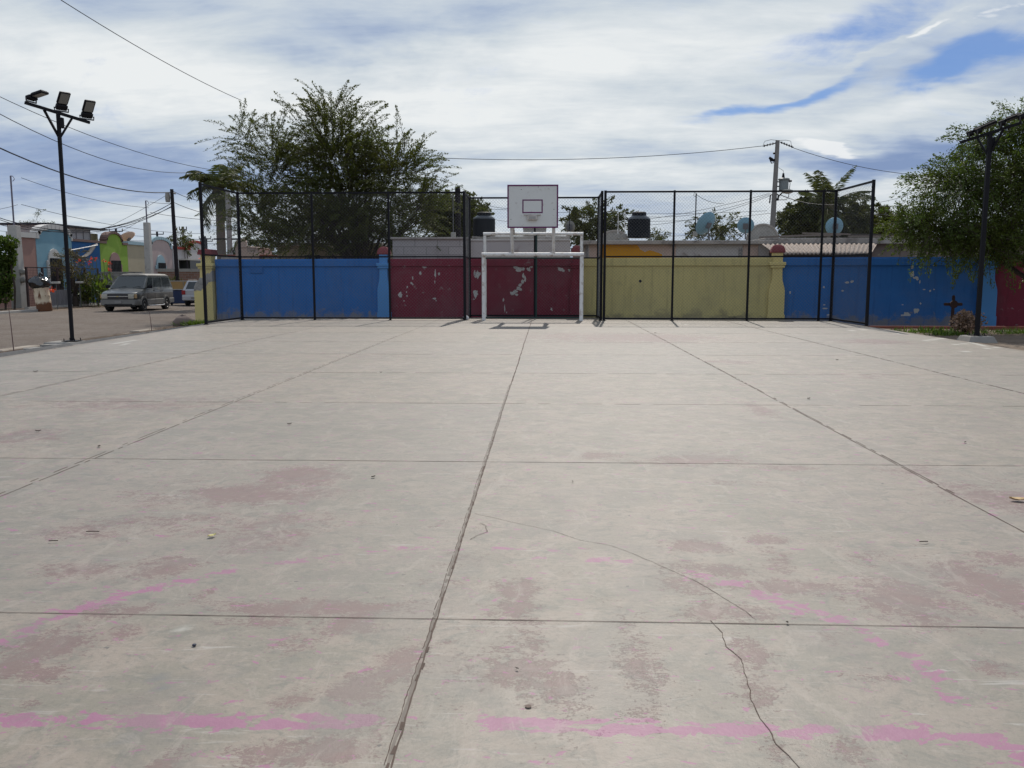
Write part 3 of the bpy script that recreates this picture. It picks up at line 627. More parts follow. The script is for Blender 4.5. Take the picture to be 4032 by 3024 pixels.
# ---------------------------------------------------------------- goal and backboard
def goal():
    xa, xb = onY(1905, 1200, FY).x, onY(2289, 1200, FY).x; xm = (xa + xb) / 2; hx = (xb - xa) / 2; z1 = onY(2100, 1002, FY).z; zr = onY(2100, 921, 31.2).z; d = 1.2
    o = thing('goal', 'white tubular goal at the end of the court carrying the backboard arms', 'goal', (xm, FY, 0)); r = .068
    for s_ in (-1, 1): MB().tube([(s_ * hx, 0, 0), (s_ * hx, 0, z1 - r)], r, 16).build('post', M_white, o, True)
    MB().tube([(-hx - r, 0, z1), (hx + r, 0, z1)], r, 16).build('crossbar', M_white, o, True)
    hr = hx + .04
    for s_ in (-1, 1): MB().tube([(s_ * hr, d, 0), (s_ * hr, d, zr - .06)], .055, 14).build('rear_post', M_white, o, True)
    MB().tube([(-hr - .055, d, zr), (hr + .055, d, zr)], .06, 14).build('rear_crossbar', M_white, o, True)
    q = MB()
    for s_ in (-1, 1): q.tube([(s_ * hx, .05, z1 - .1), (s_ * hr, d - .04, z1 - .1)], .02, 8)
    q.tube([(-hr, d - .1, z1 - .1), (hr, d - .1, z1 - .1)], .03, 8); q.tube([(.12, d - .1, .03), (.12, d - .1, zr - .05)], .032, 8); q.tube([(-hr, d - .1, .05), (hr, d - .1, .05)], .03, 8)
    q.build('net_frame', M_green, o, True)
    # backboard
    Yb = 29.05; tl, br = onY(1998, 728, Yb), onY(2197, 897, Yb); cx, cz = (tl.x + br.x) / 2, (tl.z + br.z) / 2; w, h = (br.x - tl.x) / 2, (tl.z - br.z) / 2
    b = thing('backboard', 'worn white basketball backboard with purple border and no hoop, above the goal', 'backboard', (cx, Yb, cz))
    MB().bbox(-w, w, 0, .035, -h, h, .004).build('board', M_board, b)
    def ring(x0, x1, z0, z1, t, y0, y1):
        q = MB(); q.box(x0, x1, y0, y1, z1 - t, z1); q.box(x0, x1, y0, y1, z0, z0 + t); q.box(x0, x0 + t, y0, y1, z0 + t, z1 - t); q.box(x1 - t, x1, y0, y1, z0 + t, z1 - t); return q
    ring(-w - .004, w + .004, -h - .004, h + .004, .045, -.012, .045).build('border', M_purple, b)
    k = Yb / F; ring(-.345, .33, -.22, .225, .04, -.004, -.0005).build('target_square', M_purple, b)
    q = MB(); q.bbox(-.30, .27, -.05, -.001, -.285, -.265, .003); q.bbox(-.18, .15, -.12, -.001, -.445, -.295, .01); q.build('hoop_bracket', mat('bracket_paint', (.50, .46, .42), .6, .15, 6, dirt=(.3, .2, .15), dirt_amt=.5), b)
    q = MB(); q.box(-.13, .10, -.124, -.119, -.42, -.33); q.build('bracket_slot', mat('slot_grey', (.33, .32, .31), .7), b)
    for x, z in ((-.38, .55), (.18, .63), (-.72, -.42), (.7, -.1)): MB().lathe([(.012, 0), (.012, .006), (0, .006)], (x, .0, z), 8, Matrix.Rotation(R(90), 3, 'X')).build('bolt', M_dark, b)
    q = MB(); 
    for z in (-h + .12, 0, h - .12): q.box(-w + .06, w - .06, .046, .08, z - .02, z + .02)
    q.build('back_brace', M_white, b)
    for px in (2016, 2180):
        X = onY(px, 950, 29.6).x - xm
        MB().tube([(X, 0, z1 + .03), (X, Yb - FY + .16, cz - h + .1), (X, Yb - FY + .10, cz + .3)], .055, 12).build('board_support', M_white, o, True)
        MB().tube([(X, d, zr), (X, Yb - FY + .2, cz - h + .45)], .05, 12).build('board_arm', M_white, o, True)
goal()

# ---------------------------------------------------------------- floodlight posts
M_lens = mat('floodlight_lens', (.16, .16, .15), .25, .1, spec=.6)
M_slab = mat('grey_footing', (.24, .225, .205), .95, .2, 5, bump=.4)
def lamp_post(loc, h, ang, label, heads, tilt, bar=1.0, w=.04, hs=1.0):
    o = thing('floodlight_post', label, 'floodlight post', loc, 0, 'floodlight posts beside the court')
    MB().bbox(-w, w, -w, w, 0, h, .008).build('post', M_black, o)
    u = Vector((math.cos(ang), math.sin(ang), tilt)).normalized()
    MB().tube([Vector((0, 0, h + .03)) - u * bar, Vector((0, 0, h + .03)) + u * bar], .045, 4).build('crossarm', M_black, o)
    for s_ in (-1, 1): MB().tube([(0, 0, h - .55), Vector((0, 0, h - .0)) + u * .30 * s_], .032, 4).build('brace', M_black, o)
    MB().bbox(w, w + .075, -.05, .05, h - .32, h - .08, .01).build('control_box', M_black, o)
    q = MB(); q.box(-.17, .17, -.17, .17, 0, .015)
    for a in (-1, 1):
        for b_ in (-1, 1): q.tube([(a * .13, b_ * .13, 0), (a * .13, b_ * .13, .07)], .012, 6)
    q.build('base_plate', M_black, o)
    for (s_, pitch, yaw) in heads:
        c = Vector((0, 0, h + .04)) + u * s_
        M = Matrix.Rotation(yaw, 4, 'Z') @ Matrix.Rotation(pitch, 4, 'X'); M.translation = c + Vector((0, 0, .13))
        def T(mb):
            mb.v = [tuple(M @ (Vector(v) * hs)) for v in mb.v]; return mb
        # head: local +Y is its long way, -Z is the light face
        q = MB(); q.bbox(-.15, .15, .10, .46, .0, .07, .02); q.bbox(-.15, .15, -.06, .10, -.05, .06, .02)
        for k in range(5): q.box(-.12 + .05 * k, -.105 + .05 * k, .12, .42, .07, .095)
        hd = T(q).build('floodlight_head', M_black, o)
        T(MB().box(-.115, .115, .13, .43, -.006, -.001)).build('lens', M_lens, hd)
        p0 = [M @ Vector((sx * .16, 0, 0)) for sx in (-1, 1)]; b0 = [c + Matrix.Rotation(yaw, 3, 'Z') @ Vector((sx * .16, 0, .05)) for sx in (-1, 1)]
        q = MB(); q.tube([p0[0], b0[0], b0[1], p0[1]], .018, 4); q.build('bracket', mat('bracket_grey', (.05, .05, .055), .5), hd)
    return o
lpL = onZ(285, 1346, -.05)
h_l = onY(250, 458, lpL.y).z + .05
dir_in = math.atan2(0 - lpL.y + 14, 0 - lpL.x)
lamp_post((lpL.x, lpL.y, -.03), h_l + .03, R(44), 'black floodlight post with three lamps left of the court, on a cracked concrete footing',
          [(-.56, R(14), R(-98)), (.08, R(50), R(-125)), (.64, R(50), R(-128))], -.21, .70, .037, .86)
q = MB(); q.bbox(-.52, .42, -.36, .32, 0, .17, .03); q.bbox(-.05, .50, -.52, -.04, 0, .14, .03)
o = q.build('footing', M_slab); o.location = (lpL.x, lpL.y, -.21); tag(o, 'low broken concrete footing under the left floodlight post', 'footing')
lpR = onZ(3846, 1322, -.02)
h_r = onY(3888, 528, lpR.y).z
lamp_post((lpR.x, lpR.y, -.02), h_r + .02, R(-42), 'black floodlight post right of the court, its lamps in front of the tree',
          [(-.50, R(18), R(-120)), (-.30, R(22), R(-118)), (.25, R(18), R(-122)), (.68, R(20), R(-120))], .24, .72, .05)
q = MB()
lv = [(.42, 0), (.40, .05), (.30, .26), (.28, .28)]; vs = []
for r_, z in lv: vs += [(-r_, -r_, z), (r_, -r_, z), (r_, r_, z), (-r_, r_, z)]
q.add(vs, [(4 * i + j, 4 * i + (j + 1) % 4, 4 * i + 4 + (j + 1) % 4, 4 * i + 4 + j) for i in range(3) for j in range(4)] + [(3, 2, 1, 0), (12, 13, 14, 15)])
o = q.build('footing', M_slab); o.location = (lpR.x, lpR.y, -.30); tag(o, 'tapered concrete block under the right floodlight post', 'footing')

# ---------------------------------------------------------------- foliage
def leaves_obj(name, C, N, size, m, parent=None, aspect=.5, tint=None, dirs=None, shape='rhomb'):
    """C: centres (n,3); N: rough normals or None; one rhombic leaf each"""
    n = len(C); C = np.asarray(C, dtype=np.float64)
    d = dirs if dirs is not None else RNG.normal(size=(n, 3)); d = d + RNG.normal(size=(n, 3)) * .35; d /= np.linalg.norm(d, axis=1)[:, None] + 1e-9
    r = RNG.normal(size=(n, 3)); a = np.cross(d, r); a /= np.linalg.norm(a, axis=1)[:, None] + 1e-9
    s_ = size * RNG.uniform(.6, 1.35, (n, 1)); w = s_ * aspect
    V = np.stack([C, C + d * s_ * .5 + a * w * .5, C + d * s_, C + d * s_ * .5 - a * w * .5], 1).reshape(-1, 3)
    me = bpy.data.meshes.new(name); me.vertices.add(4 * n); me.vertices.foreach_set('co', V.ravel()); me.loops.add(4 * n); me.loops.foreach_set('vertex_index', np.arange(4 * n, dtype=np.int32))
    me.polygons.add(n); me.polygons.foreach_set('loop_start', np.arange(0, 4 * n, 4, dtype=np.int32)); me.polygons.foreach_set('loop_total', np.full(n, 4, dtype=np.int32)); me.update(calc_edges=True)
    t = np.repeat(tint if tint is not None else RNG.uniform(0, 1, n), 4)
    at = me.attributes.new('tint', 'FLOAT', 'POINT'); at.data.foreach_set('value', t.astype(np.float32))
    me.materials.append(m); o = bpy.data.objects.new(name, me); COL.objects.link(o)
    if parent is not None: o.parent = parent
    return o
def tree(label, base, ells, m, n_shoots, shoot_len, leaf, per=70, droop=.5, trunk_r=.22, cat='tree', name='tree', spread=.07, group=None, up=.3, limbs=16, twig=.012, start=(.35, .95), fork=None):
    """ells: list of (centre, radii, weight) in world space"""
    o = thing(name, label, cat, base, 0, group); B = Vector(base)
    E = [(np.array(c) - np.array(base), np.array(r), w) for c, r, w in ells]; wt = np.array([e[2] for e in E], float); wt /= wt.sum()
    cen = sum(e[0] * w for e, w in zip(E, wt)); tb = MB()
    fk = Vector(fork) if fork else Vector((cen[0] * .1, cen[1] * .1, max(.5, cen[2] * .27)))
    tb.tube([(0, 0, -.1), fk.lerp(Vector((0, 0, 0)), .5) + Vector((random.uniform(-.1, .1), 0, 0)), fk], [trunk_r * 1.2, trunk_r, trunk_r * .85], 10)
    ends = []
    for k in range(limbs):
        e = E[RNG.choice(len(E), p=wt)]; v = RNG.normal(size=3); v /= np.linalg.norm(v); t = Vector(e[0] + v * e[1] * RNG.uniform(.3, .8))
        mid = fk.lerp(t, .5) + Vector((random.uniform(-.3, .3), random.uniform(-.3, .3), random.uniform(0, .5)))
        pts = [fk, fk.lerp(mid, .5) + Vector((0, 0, .1)), mid, mid.lerp(t, .55), t]; tb.tube(pts, [trunk_r * .5, trunk_r * .33, trunk_r * .2, trunk_r * .11, trunk_r * .04], 6); ends += [mid, mid.lerp(t, .5), t]
    C = []; D = []; T = []; tw = MB()
    for k in range(n_shoots):
        e = E[RNG.choice(len(E), p=wt)]; v = RNG.normal(size=3); v /= np.linalg.norm(v)
        s0 = e[0] + v * e[1] * RNG.uniform(*start)
        L = shoot_len * RNG.uniform(.5, 1.4); dv = v * np.array([1, 1, .7]) + np.array([0, 0, up]) + RNG.normal(size=3) * .35; dv /= np.linalg.norm(dv)
        n = int(per * RNG.uniform(.6, 1.2)); t = np.sort(RNG.uniform(.05, 1, n)) ; t2 = t[:, None]
        P = s0 + dv * L * t2 + np.array([0, 0, -1]) * droop * L * t2 ** 2
        tw.tube([Vector(s0 - dv * .15), Vector(s0 + dv * L * .5 + np.array([0, 0, -droop * L * .25])), Vector(s0 + dv * L + np.array([0, 0, -droop * L]))], [twig, twig * .7, twig * .3], 3, False)
        C.append(P + RNG.normal(size=(n, 3)) * spread * (1.15 - t2)); dd = np.tile(dv, (n, 1)) + np.array([0, 0, -1]) * droop * t2 * 1.5; D.append(dd)
        T.append(np.clip(RNG.uniform(0, .5) + RNG.uniform(0, .5, n), 0, 1))
    tb.build('trunk', M_bark, o, True); tw.build('twigs', M_bark, o)
    C = np.concatenate(C); D = np.concatenate(D); keep = C[:, 2] > .02
    leaves_obj('crown', C[keep], None, leaf, m, o, tint=np.concatenate(T)[keep], dirs=D[keep])
    return o
def ell(px, py, rx, ry, Y, depth=None, w=1):
    c = onY(px, py, Y); k = Y / F; return ((c.x, Y, c.z), (rx * k, depth or rx * k * .9, ry * k), w)
TY = 39.0
bt = onY(1440, 1100, TY)
tree('big feathery tree with long arching shoots rising behind the blue wall', (bt.x, TY, GZ), [ell(1320, 600, 230, 190, TY, 2.6, 3), ell(1300, 470, 90, 80, TY, 1.2, .6), ell(1080, 640, 130, 150, TY, 1.8, 1.3), ell(1020, 800, 110, 110, TY, 1.8, .9), ell(1560, 670, 150, 130, TY, 2.0, 1.6),
      ell(1350, 870, 340, 125, TY, 2.8, 4.2), ell(1200, 940, 190, 60, TY, 2.2, 1.3), ell(1530, 940, 190, 60, TY, 2.2, 1.3), ell(1640, 820, 100, 110, TY, 1.6, 1.1), ell(960, 540, 40, 90, TY, .6, .2), ell(1030, 900, 110, 70, TY, 1.2, .6), ell(1350, 740, 260, 160, TY, 2.0, 2.5)], L_big, 2500, 1.55, .072, 105, .34, .24, up=.75, spread=.07, limbs=30, start=(.05, .92))
RY_ = 27.6
rb = onY(4130, 1200, RY_)
tree('leafy green mesquite tree drooping over the wall at the right edge', (rb.x, RY_, GZ), [ell(4080, 700, 230, 230, RY_, 2.2, 3), ell(3800, 730, 170, 110, RY_, 1.5, 1.4), ell(3700, 900, 170, 75, RY_, 1.4, 1.0), ell(3900, 930, 200, 110, RY_, 1.6, 1.5), ell(4040, 500, 120, 80, RY_, 1.0, .6),
      ell(4250, 800, 250, 260, RY_, 2.2, 1.8), ell(3860, 560, 80, 60, RY_, .8, .3), ell(3590, 870, 80, 60, RY_, .8, .25)], L_right, 1900, .70, .066, 85, .38, .16, up=.1, spread=.12, limbs=30, start=(.05, 1.0))
def rnd_tree(label, px, Y, pytop, pybot, wpx, m, n=260, leaf=.16, lobes=5, shoot=.7, per=45, cat='tree', group=None, droop=.3):
    leaf *= .62; per = int(per * 2.2)
    b_ = onY(px, 1100, Y); k = (pybot - pytop); es = [ell(px, (pytop + pybot) / 2 + k * .05, wpx * .38, k * .34, Y, None, 2)]
    for j in range(lobes):
        a = 2 * math.pi * j / lobes + .4; es.append(ell(px + wpx * .28 * math.cos(a), (pytop + pybot) / 2 - k * .22 * math.sin(a), wpx * .18, k * .2, Y + random.uniform(-1, 1), None, 1))
    return tree(label, (b_.x, Y, GZ), es, m, n, shoot, leaf, per, droop, .18, cat, group=group, spread=.12, limbs=12, twig=.01)
rnd_tree('dense dark green tree behind the roofs under the right palm', 3250, 58, 770, 980, 430, L_far, 620, .24, 8, .8, 46)
rnd_tree('rounded green tree behind the corrugated roof, right of the palm', 3470, 62, 800, 980, 170, L_far, 200, .22)
rnd_tree('broad leaved tree right of the backboard behind the block roof', 2350, 50, 790, 990, 230, L_far, 190, .24, 6, .8, 30)
rnd_tree('small sparse tree between the two tilted dishes', 2800, 50, 845, 960, 200, L_far, 90, .2, 5, .7, 24)
rnd_tree('low bush top just right of the right water tank', 2580, 49, 905, 960, 70, L_far, 30, .16, 3, .4, 20)
rnd_tree('olive green tree behind the big tree, left of the water tank', 1790, 47, 745, 960, 260, L_far, 420, .2, 6, .8, 46)
rnd_tree('low dark bush behind the wall by the pinkish gable', 1000, 55, 935, 1040, 200, L_far, 130, .2, 4, .6, 30)
rnd_tree('thin airy tree standing above the first house roof at the left', 140, 62, 830, 960, 130, L_far, 46, .15, 5, .8, 16)
rnd_tree('small green tree between the black wood pole and the last house', 712, 74, 900, 1010, 90, L_far, 60, .22, 4, .8, 20)
rnd_tree('grey green bush in the yard of the light blue house', 290, 51.5, 970, 1130, 150, leaf_mat('grey_green_leaf', (.10, .095, .06), .2), 60, .13, 5, .7, 30, 'bush')
def vine():
    b_ = onZ(20, 1200, GZ); Y = 46.0; o = thing('vine_hedge', 'dark green vine covered hedge at the left edge beside the concrete pole', 'hedge', (onY(20, 1190, Y).x, Y, GZ))
    ox = o.location.x; C = []
    for (px, py, rx_, ry_, n) in [(-25, 1000, 85, 75, 3800), (-20, 1090, 70, 80, 2600), (10, 1150, 30, 45, 500), (-90, 1100, 100, 130, 3000), (40, 955, 18, 24, 240)]:
        c = onY(px, py, Y); k = Y / F; v = RNG.normal(size=(n, 3)); v /= np.linalg.norm(v, axis=1)[:, None]; C.append(np.array([c.x - ox, 0, c.z - GZ]) + v * np.array([rx_ * k, .8, ry_ * k]) * RNG.uniform(.75, 1.05, (n, 1)))
    C = np.concatenate(C); C = C[C[:, 2] > .05]; leaves_obj('foliage', C, None, .16, L_vine, o, .8)
    q = MB()
    for x in (-.6, 0, .5): q.tube([(x, 0, 0), (x + .1, 0, 1.2), (x - .1, .1, 2.6)], .06, 6)
    q.build('stem', M_bark, o)
vine()
def palm(label, px, py, Y, frond, n=16, trunk_r=.2, lean=0, stiff=1.0):
    c = onY(px, py, Y); o = thing('palm_tree', label, 'palm tree', (c.x, Y, GZ)); H = c.z - GZ
    q = MB(); pts = []; rs = []
    for k in range(22): t = k / 21; pts.append((lean * (1 - t) * math.sin(t * 3), 0, H * t)); rs.append(trunk_r * (1.25 - .4 * t) * (1 + .06 * (k % 2)))
    q.tube(pts, rs, 12); q.build('trunk', M_palmbark, o, True)
    q = MB(); q.tube([(0, 0, H - .9), (0, 0, H - .3), (0, 0, H + .2)], [trunk_r * 1.5, trunk_r * 1.7, trunk_r * .8], 10); q.build('crown_shaft', mat('palm_boots', (.09, .08, .05), .95, .4, 8), o, True)
    for k in range(n):
        az = 2 * math.pi * k / n * 1.618 * 3.1 + random.uniform(-.2, .2); el0 = R(random.uniform(5, 75)) if k < n * .75 else R(random.uniform(-45, 0)); L = frond * random.uniform(.8, 1.1)
        C = []; D = []; rp = []
        p = Vector((0, 0, H)); el_ = el0; ns = 26
        for j in range(ns):
            d = Vector((math.cos(az) * math.cos(el_), math.sin(az) * math.cos(el_), math.sin(el_))); rp.append(p.copy())
            side = Vector((-math.sin(az), math.cos(az), 0)); upv = side.cross(d); fr = j / ns; LL = .62 * math.sin(math.pi * min(1, fr * .85 + .15)) + .1
            if j > 2:
                for sgn in (-1, 1):
                    for rep in range(2): C.append(p + d * random.uniform(0, L / ns)); D.append((side * sgn * .9 + d * .55 + Vector((0, 0, -.35))) * 1.0); C[-1] = tuple(C[-1]); D[-1] = tuple(D[-1].normalized() * LL)
            p = p + d * L / ns; el_ -= R(random.uniform(2.2, 4.0)) * (.3 + fr * 1.2) * stiff
        C = np.array(C); D = np.array(D); ln = np.linalg.norm(D, axis=1)
        n_ = len(C); Dn = D + RNG.normal(size=D.shape) * .06; nrm = np.cross(Dn, RNG.normal(size=(n_, 3))); nrm /= np.linalg.norm(nrm, axis=1)[:, None]
        w = .045; V = np.stack([C - nrm * w * .5, C + nrm * w * .5, C + Dn * .6 + nrm * w * .6, C + Dn + np.array([0, 0, -.08])], 1).reshape(-1, 3)
        mb = MB(); mb.add([tuple(v) for v in V], [(4 * i, 4 * i + 1, 4 * i + 2, 4 * i + 3) for i in range(n_)]); mb.tube(rp, [.025 * (1 - i / ns) + .006 for i in range(ns)], 4)
        me = bpy.data.meshes.new('frond'); me.from_pydata(mb.v, [], mb.f); me.materials.append(L_palm); at = me.attributes.new('tint', 'FLOAT', 'POINT'); tv = random.uniform(.1, .8); at.data.foreach_set('value', [tv] * len(mb.v))
        f = bpy.data.objects.new('frond', me); COL.objects.link(f); f.parent = o
    return o
palm('tall palm with hanging fronds left of the big tree', 862, 735, 50, 2.5, 26, .24)
palm('palm sticking out of the dense tree behind the right fence', 3262, 800, 56, 2.9, 15, .22, stiff=.55)

# ---------------------------------------------------------------- roofs and buildings behind the wall
M_block = bpy.data.materials.new('cinder_block'); M_block.use_nodes = True
def _blk():
    g = NT(M_block.node_tree); p = g.n['Principled BSDF']; tc = g.node('ShaderNodeTexCoord').outputs['Object']; sp = g.node('ShaderNodeSeparateXYZ'); g.put(sp.inputs[0], tc)
    cb = g.node('ShaderNodeCombineXYZ'); g.put(cb.inputs[0], sp.outputs[0]); g.put(cb.inputs[1], sp.outputs[2])
    b = g.node('ShaderNodeTexBrick'); g.put(b.inputs['Vector'], cb.outputs[0]); b.inputs['Color1'].default_value = (.31, .29, .28, 1); b.inputs['Color2'].default_value = (.38, .36, .345, 1); b.inputs['Mortar'].default_value = (.21, .20, .19, 1)
    b.inputs['Scale'].default_value = 1; b.inputs['Brick Width'].default_value = .95; b.inputs['Row Height'].default_value = .34; b.inputs['Mortar Size'].default_value = .018; b.inputs['Mortar Smooth'].default_value = .3
    c = g.mix(g.math('MULTIPLY', g.ss(g.noise(tc, 3, 6, .7), .5, .7), .5), b.outputs[0], (.24, .225, .21)); g.put(p.inputs['Base Color'], c); p.inputs['Roughness'].default_value = .95
_blk()
M_ltwall = mat('whitewashed_wall', (.42, .40, .385), .9, .15, 2, dirt=(.22, .19, .17), dirt_amt=.35, dirt_scale=2)
M_pinkw = mat('faded_pink_plaster', (.42, .32, .27), .9, .15, 2, dirt=(.2, .17, .15), dirt_amt=.3)
M_beige = mat('beige_plaster', (.30, .235, .165), .9, .15, 2, dirt=(.14, .11, .08), dirt_amt=.4)
M_orange = mat('orange_paint', (.50, .235, .008), .8, .12, 2)
M_brickred = mat('brick_red', (.24, .075, .05), .9, .25, 4)
M_roofc = mat('roof_concrete', (.33, .30, .27), .95, .25, 2, bump=.4, dirt=(.14, .12, .11), dirt_amt=.6)
def building(label, px0, px1, pyt, Y, depth, wall_m, name='house', eave=.0, slab=.16, slab_m=None, cat='house'):
    a, b_ = onY(px0, pyt, Y), onY(px1, pyt, Y); z = a.z; W_ = b_.x - a.x; o = thing(name, label, cat, (a.x, Y, GZ)); H = z - GZ
    q = MB(); q.box(0, W_, 0, depth, 0, H - slab); q.build('wall', wall_m, o)
    q = MB(); q.bbox(-eave - .02, W_ + .02 + eave, -eave - .03, depth + .05, H - slab, H, .02); q.build('roof_slab', slab_m or M_roofc, o)
    return o, a.x, H, W_
Bb = 38.0
o, bx, H, W_ = building('low grey cinder block building behind the maroon wall', 1545, 1838, 934, 36.6, 4, M_block, 'block_building', .05, .10, cat='building')
o, bx, H, W_ = building('whitewashed low building with a white parapet edge behind the goal', 1842, 2246, 942, 36.9, 4.5, M_ltwall, 'block_building', .0, .09, M_concl, cat='building')
q = MB(); q.bbox(0, W_ + .02, 2.0, 4.4, H - .02, H + .22, .02); q.build('rear_parapet', M_roofc, o)
o, bx, H, W_ = building('tan house with small dark windows under the big tree', 1090, 1496, 955, 42.0, 6, M_beige, 'house', .1, .16)
for p0, p1 in ((1200, 1260), (1355, 1455)):
    a, b_ = onY(p0, 1005, 42.0).x - bx, onY(p1, 1005, 42.0).x - bx; f = MB().box(a, b_, -.05, .02, H - 1.45, H - .60).build('window', M_dark, o)
    q = MB()
    for k in range(1, 5): q.box(a + (b_ - a) * k / 5 - .012, a + (b_ - a) * k / 5 + .012, -.07, -.05, H - 1.45, H - .60)
    q.build('grille', M_black, f)
o, bx, H, W_ = building('pinkish stepped gable building seen through the left wing of the fence', 926, 972, 968, 44, 4, M_pinkw, 'house', 0, .1, M_pinkw)
q = MB(); q.prism([(.05, H + .001), (W_ - .05, H + .001), (W_ - .05, H + .22), (W_ - .16, H + .36), (.16, H + .36), (.05, H + .22)], lambda a, c, d: (a, d, c), 0, .25); q.build('gable', M_pinkw, o)
o, bx, H, W_ = building('long low house with red roof edge seen behind the left fence', 870, 1120, 1003, 46, 5, M_ltwall, 'house', .05, .10, M_brickred)
# long house on the right with patched colours
RY2 = 38.5
o, bx, H, W_ = building('long low house with orange, pink and white walls behind the yellow wall', 2318, 3030, 948, RY2, 8, M_ltwall, 'house', .25, .17, M_roofc)
X = lambda px: onY(px, 980, RY2).x - bx
zt = H - .17
q = MB(); q.prism([(X(2350), 0), (X(2350), zt - .06), (X(2362), zt - .003), (X(2505), zt - .003), (X(2512), zt - .05), (X(2520), zt - .20), (X(2540), zt - .32), (X(2558), zt - .24), (X(2590), zt - .34), (X(2608), zt - .42), (X(2612), 0)], lambda a, c, d: (a, d, c), -.012, .01); q.build('orange_wall_patch', M_orange, o)
q = MB(); q.prism([(X(2506), zt - .01), (X(2612), zt - .01), (X(2612), zt - .40), (X(2585), zt - .3), (X(2540), zt - .3), (X(2520), zt - .16)], lambda a, c, d: (a, d, c), -.006, .01); q.build('bare_wall_patch', M_pinkw, o)
for x0_, x1_, y_ in ((2645, 2662, -.03), (2925, 2985, -.05)): MB().bbox(X(x0_), X(x1_), y_, .01, 0, zt - .005, .01).build('pilaster', M_pinkw, o)
for x0_, x1_ in ((2319, 2350), (2612, 2644)): MB().box(X(x0_) + .01, X(x1_), -.008, .01, 0, zt - .01).build('bare_wall_patch', M_pinkw, o)
q = MB()
for k, x in enumerate((2909, 2918)): q.tube([(X(x), -.06, zt - .75), (X(x), -.06, zt - .15)], .012, 6)
for k in range(4): q.tube([(X(2909), -.06, zt - .25 - k * .14), (X(2918), -.06, zt - .25 - k * .14)], .01, 6)
q.build('wall_bracket', M_wire, o)
o2, bx2, H2, W2 = building('grey roofed house with lumber on its flat roof behind the corrugated awning', 3032, 4300, 938, RY2 + .2, 8, mat('brown_grey_plaster', (.20, .165, .145), .9, .2), 'house', .3, .26, M_roofc)
def plank(px0, py0, px1, py1, Y, label, m, w=.06):
    a, b_ = onY(px0, py0, Y), onY(px1, py1, Y + .4); c = (a + b_) / 2
    o = MB().tube([a - c, (0, 0, .02), b_ - c], w, 4).build('roof_plank', m); o.location = c; tag(o, label, 'plank', 'planks lying on the flat roof')
M_plank = mat('grey_lumber', (.17, .14, .12), .9, .3, 6)
plank(2990, 935, 3310, 924, RY2 + 1.2, 'long pale plank at the left end of the flat roof', M_plank); plank(3160, 918, 3420, 926, RY2 + 1.8, 'thin plank sloping down to the right behind the dish foot', M_plank, .045)
plank(3350, 924, 3700, 928, RY2 + 1.4, 'dark plank on the roof right of the round dish', mat('dark_lumber', (.06, .05, .045), .9), .05); plank(3340, 931, 3760, 934, RY2 + .9, 'lowest long plank on the roof edge to the right of the dish', M_plank, .05)
def awning():
    Y0, Y1 = 35.6, 38.4; xa, xb = onY(2995, 960, Y1).x, onY(3455, 960, Y1).x; zt = onY(3150, 958, Y1).z; zb = onY(3150, 1000, Y0).z
    o = thing('corrugated_awning', 'sloping corrugated tile awning just behind the blue wall', 'awning', (xa, Y0, GZ)); n = 150; vs = []
    xb0 = onY(3430, 1005, Y0).x; xa0 = onY(3090, 1005, Y0).x - .4
    for k in range(n):
        t = k / (n - 1); z = .032 * math.sin(t * 2 * math.pi * 24)
        for j in range(5): s_ = j / 4; x = (xa0 + (xb0 - xa0) * t) * (1 - s_) + (xa + (xb - xa) * t) * s_; vs.append((x - xa, (Y1 - Y0) * s_, zb + (zt - zb) * s_ + z + (-.012 if j % 2 else 0) - GZ))
    fs = [(k * 5 + j, k * 5 + 5 + j, k * 5 + 6 + j, k * 5 + 1 + j) for k in range(n - 1) for j in range(4)]
    q = MB().add(vs, fs).build('roof_sheet', mat('pink_clay_sheet', (.30, .245, .205), .85, .2, 3, dirt=(.2, .15, .12), dirt_amt=.5, dirt_scale=3), o, True)
    s_ = q.modifiers.new('solid', 'SOLIDIFY'); s_.thickness = .012
    q = MB()
    for t in (.02, .5, .98): x = xa0 + (xb0 - xa0) * t - xa; q.box(x - .04, x + .04, .05, .13, 0, zb - GZ - .04)
    q.build('support_post', M_wood, o)
    q = MB(); q.box(xa0 - xa, xb0 - xa, .05, .12, zb - GZ - .12, zb - GZ - .05); q.build('beam', M_wood, o)
awning()
def arch_parapet(px0, px1, pyb, pyt, Y, label, th=.25):
    a, b_ = onY(px0, pyb, Y), onY(px1, pyb, Y); t = onY(px0, pyt, Y).z; W_ = b_.x - a.x; o = thing('arched_parapet', label, 'parapet', (a.x, Y, GZ)); zb = a.z - GZ; h = t - a.z
    P = [(0, 0), (W_, 0)] + [(W_ / 2 + W_ / 2 * math.cos(math.pi * k / 16), zb - .05 + h * math.sin(math.pi * k / 16) ** .8) for k in range(17)]
    MB().prism(P, lambda x, z, d: (x, d, z), 0, th).build('gable_wall', M_conc, o)
    P2 = [(W_ / 2 + (W_ / 2 + .05) * math.cos(math.pi * k / 16), zb - .05 + (h + .05) * math.sin(math.pi * k / 16) ** .8) for k in range(17)] + [(W_ / 2 + (W_ / 2 - .04) * math.cos(math.pi * k / 16), zb - .05 + (h - .04) * math.sin(math.pi * k / 16) ** .8) for k in range(16, -1, -1)]
    MB().prism(P2, lambda x, z, d: (x, d, z), -.04, th + .04).build('rim', M_roofc, o)
arch_parapet(2945, 3062, 945, 880, 47.3, 'grey round topped parapet behind the roof, between the dishes and the pole')
arch_parapet(2366, 2470, 945, 905, 47.3, 'stained grey round topped parapet left of the right water tank')
o, bx, H, W_ = building('small rooftop block room behind the backboard posts', 2060, 2150, 895, 40.6, 1.5, M_conc, 'roof_room', 0, .08, cat='roof room')
